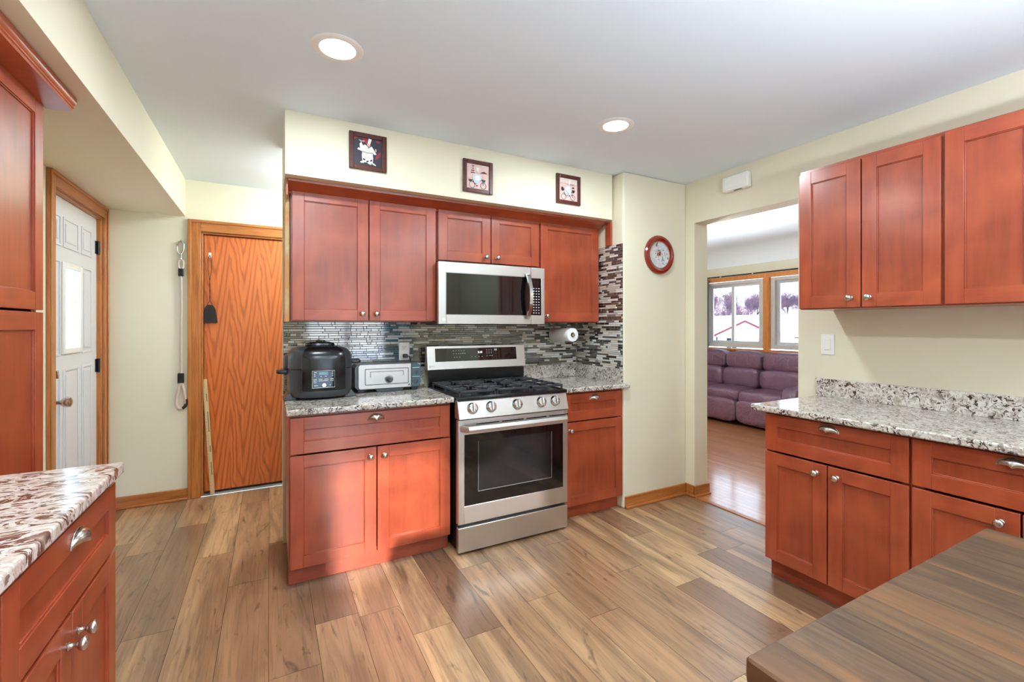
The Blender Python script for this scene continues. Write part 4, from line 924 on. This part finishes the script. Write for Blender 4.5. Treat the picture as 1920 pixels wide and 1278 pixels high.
# ------------------------------------------------------------------ round plate in a wooden ring
pl = root('framed_plate', 'decorative plate in a round mahogany frame on the narrow wall by the opening', 'plate', (2.632, 2.5395, 1.880))
m = MB(); m.lathe([(0.148, 0), (0.148, -0.012), (0.140, -0.022), (0.124, -0.024), (0.112, -0.016), (0.104, -0.014), (0.100, -0.008), (0.100, 0.0)], (0, 0, 0), 'y', 48, cap=False); m.build('frame', M['mahog'], pl)
def mk_plate():
    m_ = NT('winter_village_plate'); v = m_.coord((1, 0.001, 1))
    n1 = m_.noise(v, 26, 4, 0.6, 1.0); n2 = m_.noise(m_.coord((1, 0.001, 1), loc=(4, 0, 2)), 34, 3, 0.6, 1.5)
    c = m_.ramp(n1, [(0.40, lin(196, 200, 206)), (0.58, lin(226, 226, 228)), (0.70, lin(160, 168, 176))])
    tc = m_.n('ShaderNodeTexCoord'); sp = m_.n('ShaderNodeSeparateXYZ', {0: tc.outputs['Object']})
    dx = m_.math('MULTIPLY', sp.outputs[0], 12.0); dz = m_.math('MULTIPLY', m_.math('SUBTRACT', sp.outputs[2], 0.010), 17.0)
    r2 = m_.math('ADD', m_.math('MULTIPLY', dx, dx), m_.math('MULTIPLY', dz, dz))
    near = m_.ramp(m_.math('ADD', r2, m_.math('MULTIPLY', n2, 1.6)), [(0.85, (1, 1, 1)), (1.0, (0, 0, 0))])
    det = m_.ramp(n2, [(0.30, lin(40, 48, 60)), (0.45, lin(150, 60, 54)), (0.55, lin(196, 150, 110)), (0.66, lin(70, 74, 90))])
    c = m_.mix(near, c, det)
    dk = m_.ramp(m_.noise(m_.coord((1, 0.001, 1), loc=(1, 0, 8)), 22, 3, 0.6, 1.0), [(0.60, (0, 0, 0)), (0.66, (1, 1, 1))])
    c = m_.mix(dk, c, lin(66, 72, 80)); m_.set(Base_Color=c, Roughness=0.15); return m_.m
m = MB(); m.lathe([(0.001, -0.005), (0.085, -0.005), (0.102, -0.010), (0.102, -0.002), (0.001, -0.002)], (0, 0, 0), 'y', 48, cap=False); m.build('dish', mk_plate(), pl)
m = MB(); m.tube([(0.1005 * math.cos(2 * PI * k / 48), -0.0135, 0.1005 * math.sin(2 * PI * k / 48)) for k in range(49)], 0.0022, 6); m.build('inner_rim', flat('pale_gold', lin(206, 168, 140), 0.3, 0.6), pl)
# ------------------------------------------------------------------ chime, switch
ch = root('door_chime', 'white plastic door chime box on the wall above the opening', 'door chime', (2.9295, 2.077, 2.349))
boxes('cover', M['white'], [(-0.045, -0.0005, -0.100, 0.100, -0.054, 0.054)], ch, bevel=0.010); boxes('speaker_slot', M['plastic_black'], [(-0.038, -0.020, -0.045, 0.015, -0.0548, -0.0535)], ch, smooth=False)
boxes('face_plate', M['white'], [(-0.048, -0.044, -0.078, 0.078, -0.036, 0.036)], ch, bevel=0.003)
sw = root('light_switch', 'white rocker light switch above the long granite countertop', 'light switch', (2.9295, 1.494, 1.226))
boxes('cover_plate', M['white'], [(-0.006, -0.0005, -0.037, 0.037, -0.060, 0.060)], sw, bevel=0.003); boxes('rocker', M['white'], [(-0.010, -0.006, -0.017, 0.017, -0.033, 0.033)], sw, bevel=0.002)
# ------------------------------------------------------------------ leash, brush, yardstick
ls = root('dog_leash', 'grey rope dog leash hanging from a chrome clasp beside the closet door', 'leash', (-0.600, 4.262, 1.96))
m = MB()
m.tube([(0.0, -0.01, -0.085), (-0.020, -0.01, -0.055), (-0.024, -0.01, -0.02), (-0.012, -0.01, 0.018), (0.010, -0.01, 0.022), (0.020, -0.01, 0.0), (0.016, -0.01, -0.045), (0.0, -0.01, -0.085)], 0.0055, 8); m.lathe([(0.012, -0.115), (0.012, -0.105), (0.007, -0.100), (0.007, -0.085), (0.011, -0.080), (0.011, -0.072)], (0, -0.01, 0), 'z', 14); m.box(-0.004, 0.004, -0.02, 0.0, 0.015, 0.03); m.build('clasp', M['chrome'], ls)
rope = flat('pale_rope', lin(200, 184, 172), 0.8)
m = MB(); m.tube([(0, -0.01, -0.11), (-0.016, -0.01, -0.135), (-0.014, -0.01, -0.175), (-0.002, -0.01, -0.19)], 0.0080, 7); m.tube([(0, -0.01, -0.11), (0.016, -0.01, -0.135), (0.014, -0.01, -0.175), (0.002, -0.01, -0.19)], 0.0080, 7); m.tube([(0, -0.01, -0.24), (0.003, -0.01, -0.5), (0.0, -0.01, -0.8), (0.002, -0.01, -0.99)], 0.0088, 8); m.build('rope', rope, ls)
boxes('sleeve', M['plastic_black'], [(-0.017, 0.017, -0.02, -0.001, -0.245, -0.185)], ls, bevel=0.005); boxes('sleeve', M['plastic_black'], [(-0.020, 0.020, -0.022, -0.001, -1.060, -0.985)], ls, bevel=0.005)
m = MB(); lp = [(0.0, -0.01, -1.055), (-0.012, -0.01, -1.09), (-0.028, -0.01, -1.17), (-0.030, -0.01, -1.22), (-0.014, -0.01, -1.255), (0.010, -0.01, -1.255), (0.030, -0.01, -1.22), (0.028, -0.01, -1.17), (0.014, -0.01, -1.09), (0.002, -0.01, -1.055)]
m.tube(lp[:6], 0.0095, 8); m.tube(lp[6:], 0.0095, 8); m.build('hand_loop', flat('pink_webbing', lin(214, 190, 178), 0.8), ls)
m = MB(); m.tube([(0.008, -0.011, -1.257), (0.026, -0.011, -1.240), (0.034, -0.011, -1.215), (0.032, -0.011, -1.185)], 0.0085, 8, flat_=1.3); m.build('grip_pad', M['plastic_black'], ls)
hb = root('hand_brush', 'small black hand brush hanging by a loop on the oak closet door', 'brush', (-0.418, 4.2915, 1.36))
m = MB(); m.box(-0.010, 0.010, -0.004, -0.0003, 0.515, 0.555); m.tube([(0, -0.004, 0.528), (0, -0.012, 0.524), (0, -0.014, 0.532)], 0.002, 6); m.build('hook', M['white'], hb, bevel=0.002)
m = MB(); m.tube([(0, -0.014, 0.535), (-0.012, -0.013, 0.50), (-0.012, -0.012, 0.42), (-0.002, -0.012, 0.35), (0.002, -0.012, 0.30), (-0.002, -0.012, 0.25), (0.002, -0.012, 0.20), (0.0, -0.012, 0.175)], 0.0024, 6); m.tube([(0, -0.014, 0.535), (0.012, -0.013, 0.50), (0.012, -0.012, 0.42), (0.002, -0.012, 0.35), (-0.002, -0.012, 0.30), (0.002, -0.012, 0.25), (-0.002, -0.012, 0.20), (0.0, -0.012, 0.175)], 0.0024, 6)
m.tube([(0, -0.012, 0.178), (-0.014, -0.012, 0.150), (-0.016, -0.012, 0.135)], 0.0024, 6); m.tube([(0, -0.012, 0.178), (0.014, -0.012, 0.150), (0.016, -0.012, 0.135)], 0.0024, 6); m.build('hanging_loop', M['plastic_black'], hb)
m = MB(); m.loft([[(-0.052, -0.020, 0.0), (0.052, -0.020, 0.0), (0.052, -0.002, 0.0), (-0.052, -0.002, 0.0)], [(-0.046, -0.018, 0.06), (0.046, -0.018, 0.06), (0.046, -0.003, 0.06), (-0.046, -0.003, 0.06)], [(-0.034, -0.018, 0.115), (0.034, -0.018, 0.115), (0.034, -0.003, 0.115), (-0.034, -0.003, 0.115)], [(-0.018, -0.016, 0.142), (0.018, -0.016, 0.142), (0.018, -0.004, 0.142), (-0.018, -0.004, 0.142)]]); m.build('bristles', flat('dark_bristle', lin(40, 34, 32), 0.9), hb, bevel=0.003)
ys = root('yardstick', 'pale wooden yardstick leaning against the closet door', 'yardstick', (-0.398, 4.262, 0.004))
ang = math.atan2(0.055, 0.92)
m = MB(); m.box(-0.015, 0.015, -0.003, 0.003, 0.0, 0.915); o = m.build('stick', oak('pale_lath', lin(196, 168, 118), lin(222, 198, 150), 'z', 0.5), ys)
m = MB()
for k in range(1, 73): m.box(-0.015 if k % 2 else -0.015, -0.015 + (0.011 if k % 2 == 0 else 0.006), -0.0034, -0.003, k * 0.0125, k * 0.0125 + 0.0012)
tk = m.build('scale_marks', M['plastic_black'], ys, smooth=False)
m = MB()
for zz, hh in [(0.16, 0.10), (0.34, 0.05), (0.50, 0.16), (0.74, 0.06)]: m.box(0.003, 0.008, -0.0034, -0.003, zz, zz + hh)
lt = m.build('faded_lettering', flat('faded_ink', lin(110, 84, 52), 0.7), ys, smooth=False)
ys.rotation_euler = (-0.025, -ang, 0)
# ------------------------------------------------------------------ ceiling lamps and added fill lights
def ceiling_lamp(label, x_, y_, power):
    r = root('ceiling_light', label, 'ceiling light', (x_, y_, 2.466), 0, 'round recessed ceiling lights')
    m = MB(); m.lathe([(0.068, -0.001), (0.070, -0.005), (0.092, -0.005), (0.101, -0.0005)], (0, 0, 0), 'z', 48, cap=False); m.build('trim_ring', M['white'], r)
    m = MB(); m.lathe([(0.001, -0.003), (0.069, -0.003), (0.069, -0.001), (0.001, -0.001)], (0, 0, 0), 'z', 40, cap=False); m.build('diffuser', M['lamp'], r)
    d = bpy.data.lights.new('lamp_light', 'AREA'); d.shape = 'DISK'; d.size = 0.136; d.energy = power; d.color = (0.82, 0.94, 1.0)
    l = bpy.data.objects.new('lamp_light', d); COL.objects.link(l); l.parent = r; l.location = (0, 0, -0.006)
ceiling_lamp('lit round recessed ceiling light, nearest to the dropped soffit over the pantry', 0.244, 1.965, LAMP_W)
ceiling_lamp('lit round recessed ceiling light in front of the range and chef pictures', 1.72, 1.98, LAMP_W)
ceiling_lamp('added round recessed ceiling light out of the picture, over the left worktop', 0.244, 0.25, LAMP_W)  # unseen downlights from here to the patio door, added for even light
ceiling_lamp('added round recessed ceiling light out of the picture, over the wooden table', 1.72, 0.25, LAMP_W)
ceiling_lamp('added unseen round recessed ceiling light by the patio door, nearest the entry side', 0.244, -1.25, LAMP_W)
ceiling_lamp('added unseen round recessed ceiling light by the patio door, nearest the living room side', 1.72, -1.25, LAMP_W)
def fill_dome(label, x_, y_, zc, power):
    r = root('fill_dome', label, 'ceiling light', (x_, y_, zc), 0)
    m = MB(); m.lathe([(0.001, -0.001), (0.17, -0.001), (0.17, -0.02), (0.001, -0.02)], (0, 0, 0), 'z', 32, cap=False); m.build('base', M['white'], r)
    m = MB(); m.lathe([(0.160, -0.021), (0.158, -0.05), (0.130, -0.085), (0.07, -0.105), (0.001, -0.11)], (0, 0, 0), 'z', 32, cap=False); m.build('shade', emit('fill_dome_glow', (0.80, 0.93, 1.0, 1), power), r)
def bowl(m, r, h, zt):
    m.lathe([(0.02, zt - h), (r * 0.55, zt - h * 0.9), (r * 0.88, zt - h * 0.5), (r, zt), (r - 0.006, zt), (r * 0.86, zt - h * 0.45), (r * 0.5, zt - h * 0.82), (0.02, zt - h * 0.9)], (0, 0, 0), 'z', 32, cap=False)
def up_light(r, rad, z, power):
    m = MB(); m.lathe([(0.001, z), (rad, z), (rad, z - 0.004), (0.001, z - 0.004)], (0, 0, 0), 'z', 28, cap=False); m.build('fill_disc', emit('fill_glow', (0.82, 0.92, 1.0, 1), power), r)
pd = root('fill_pendant', 'added fill light, an unseen white bowl pendant shining up over the dining table behind the photographer', 'pendant lamp', (1.25, -0.60, 1.48))  # unseen pendant, added to brighten the kitchen ceiling
m = MB(); m.tube([(0, 0, 0.0), (0, 0, 0.975)], 0.004, 8); m.lathe([(0.001, 0.965), (0.06, 0.965), (0.06, 0.985), (0.001, 0.985)], (0, 0, 0), 'z', 24, cap=False); m.build('cord', M['nickel'], pd)
m = MB(); bowl(m, 0.20, 0.10, 0.06); m.build('shade', M['white'], pd); up_light(pd, 0.165, 0.045, 300.0)
fl = root('fill_torchiere', 'added fill light, a white torchiere shining on the living room ceiling, out of sight behind the wall', 'floor lamp', (3.50, 3.60, 0.003))  # torchiere added out of sight to brighten the living room
m = MB(); m.lathe([(0.001, 0), (0.14, 0), (0.14, 0.02), (0.02, 0.035), (0.012, 0.05), (0.012, 1.70), (0.001, 1.70)], (0, 0, 0), 'z', 28, cap=False); m.build('stand', M['nickel'], fl)
m = MB(); bowl(m, 0.19, 0.09, 1.78); m.build('shade', M['white'], fl); up_light(fl, 0.16, 1.765, 720.0)
fill_dome('added fill light, an unseen white dome in the hall corner behind the stove wall', 0.42, 3.75, 2.466, 58)  # hidden dome added to brighten the hall and far wall
# ------------------------------------------------------------------ living room
sf = root('leather_sofa', 'burgundy leather reclining sofa under the living room window', 'sofa', (5.88, 4.24, 0.002))
def wr(seed, amp=0.010):
    def f(p):
        n = noise.noise(Vector((p.x * 5 + seed, p.y * 5, p.z * 5))); return p * (1 + amp * 6 * n)
    return f
m = MB(); m.box(-0.28, 0.46, -0.86, 0.86, 0.05, 0.40); m.box(0.30, 0.50, -0.86, 0.86, 0.05, 0.86); m.build('body', M['leather'], sf, bevel=0.03, seg=3)
for k in range(3):
    yc = 0.58 - 0.58 * k
    m = MB(); m.superell((0.0, yc, 0.375), (0.36, 0.293, 0.105), 0.45, 0.30, warp=wr(k)); m.build('seat_cushion', M['leather'], sf)
    m = MB(); m.superell((-0.325, yc, 0.195), (0.075, 0.290, 0.155), 0.45, 0.28, warp=wr(k + 3)); m.build('footrest', M['leather'], sf)
    m = MB(); m.superell((0.225, yc, 0.585), (0.125, 0.290, 0.150), 0.50, 0.30, warp=wr(k + 6)); m.build('lumbar_cushion', M['leather'], sf)
    m = MB(); m.superell((0.300, yc, 0.835), (0.130, 0.290, 0.140), 0.55, 0.30, warp=wr(k + 9)); m.build('head_cushion', M['leather'], sf)
    m = MB()
    for sy in (-0.09, 0.10): m.tube([(0.30 - 0.137 * math.cos(t), yc + sy, 0.835 + 0.142 * math.sin(t)) for t in [-0.5 + 0.2 * i for i in range(9)]], 0.0025, 5)
    m.build('stitching', flat('pale_thread', lin(170, 120, 140), 0.7), sf)
for sy in (-1, 1):
    m = MB(); m.superell((-0.02, sy * 1.0, 0.30), (0.40, 0.125, 0.285), 0.35, 0.35, warp=wr(20 + sy)); m.build('armrest', M['leather'], sf)
cr = root('curtain_rod', 'dark curtain rod with pale brackets over the living room windows', 'curtain rod', (6.395, 3.4, 2.125))
m = MB(); m.tube([(0, -1.85, 0), (0, 1.72, 0)], 0.010, 8); m.lathe([(0.001, 1.72), (0.017, 1.722), (0.017, 1.745), (0.001, 1.747)], (0, 0, 0), 'y', 12); m.build('rod', M['rod'], cr)
for yy in (-1.2, 0.90, 1.45): boxes('bracket', M['vinyl'], [(-0.012, 0.055, yy - 0.012, yy + 0.012, -0.016, 0.004)], cr, bevel=0.003)
m = MB(); fr_ = []
pts0 = [(6.395 + 0.022 * math.sin(k * 1.9), 5.075 + k * 0.014) for k in range(26)]
rings = [[(x_, y_, z) for x_, y_ in pts0] + [(x_ + 0.002, y_ + 0.001, z) for x_, y_ in pts0[::-1]] for z in (0.10, 1.0, 2.10)]
m.loft(rings); tag(m.build('curtain', flat('grey_curtain', lin(130, 128, 130), 0.9), angle=60), 'grey curtain gathered at the end of the living room rod', 'curtain')
# patio curtain, out of frame; shows as blue stripe in the microwave glass
m = MB(); pts0 = [(1.78 + k * 0.012, -1.88 + 0.03 * math.sin(k * 1.4)) for k in range(44)]
rings = [[(x_, y_, z) for x_, y_ in pts0] + [(x_, y_ - 0.003, z) for x_, y_ in pts0[::-1]] for z in (0.05, 1.0, 2.15)]
m.loft(rings); tag(m.build('curtain', flat('light_blue_curtain', lin(120, 178, 200), 0.9), angle=60), 'light blue curtain beside the patio door behind the photographer', 'curtain')
# ------------------------------------------------------------------ table
tb = root('dining_table', 'rustic dark wooden plank table in the near corner', 'table', (1.27, -0.30, 0))
m = MB(); rnd = random.Random(2); x_ = -0.54
while x_ < 0.54 - 0.001:
    w = min(rnd.choice((0.085, 0.10, 0.125)), 0.54 - x_)
    if 0.54 - x_ - w < 0.05: w = 0.54 - x_
    m.paint(m.box(x_ + 0.0003, x_ + w - 0.0003, -1.42, 0.808, 0.712, 0.760), (rnd.random(), rnd.random(), rnd.random(), 1)); x_ += w
o = m.build('table_top', M['table'], tb)
# one soft outer edge: only the outline is rounded
bm = bmesh.new(); bm.from_mesh(o.data); bm.edges.ensure_lookup_table(); sel = []
for e_ in bm.edges:
    a, b = e_.verts; on = lambda v: [abs(v.co.x) > 0.5396, v.co.y > 0.8079, v.co.z > 0.7599, v.co.z < 0.7121, v.co.y < -1.4199]
    fa, fb = on(a), on(b); both = [p and q for p, q in zip(fa, fb)]
    if sum(both) >= 2: sel.append(e_)
bmesh.ops.bevel(bm, geom=sel, offset=0.012, segments=3, affect='EDGES', profile=0.6); bm.to_mesh(o.data); bm.free(); o.data.shade_smooth(); o.data.set_sharp_from_angle(angle=math.radians(30))
boxes('apron', M['table'], [(-0.46, 0.46, 0.70, 0.725, 0.62, 0.712), (-0.46, -0.435, -1.32, 0.70, 0.62, 0.712), (0.435, 0.46, -1.32, 0.70, 0.62, 0.712), (-0.46, 0.46, -1.345, -1.32, 0.62, 0.712)], tb, bevel=0.003)
for sx in (-1, 1):
    for y0 in (0.64, -1.34): boxes('leg', M['table'], [(sx * 0.42 - 0.04, sx * 0.42 + 0.04, y0, y0 + 0.08, 0.001, 0.712)], tb, bevel=0.004)
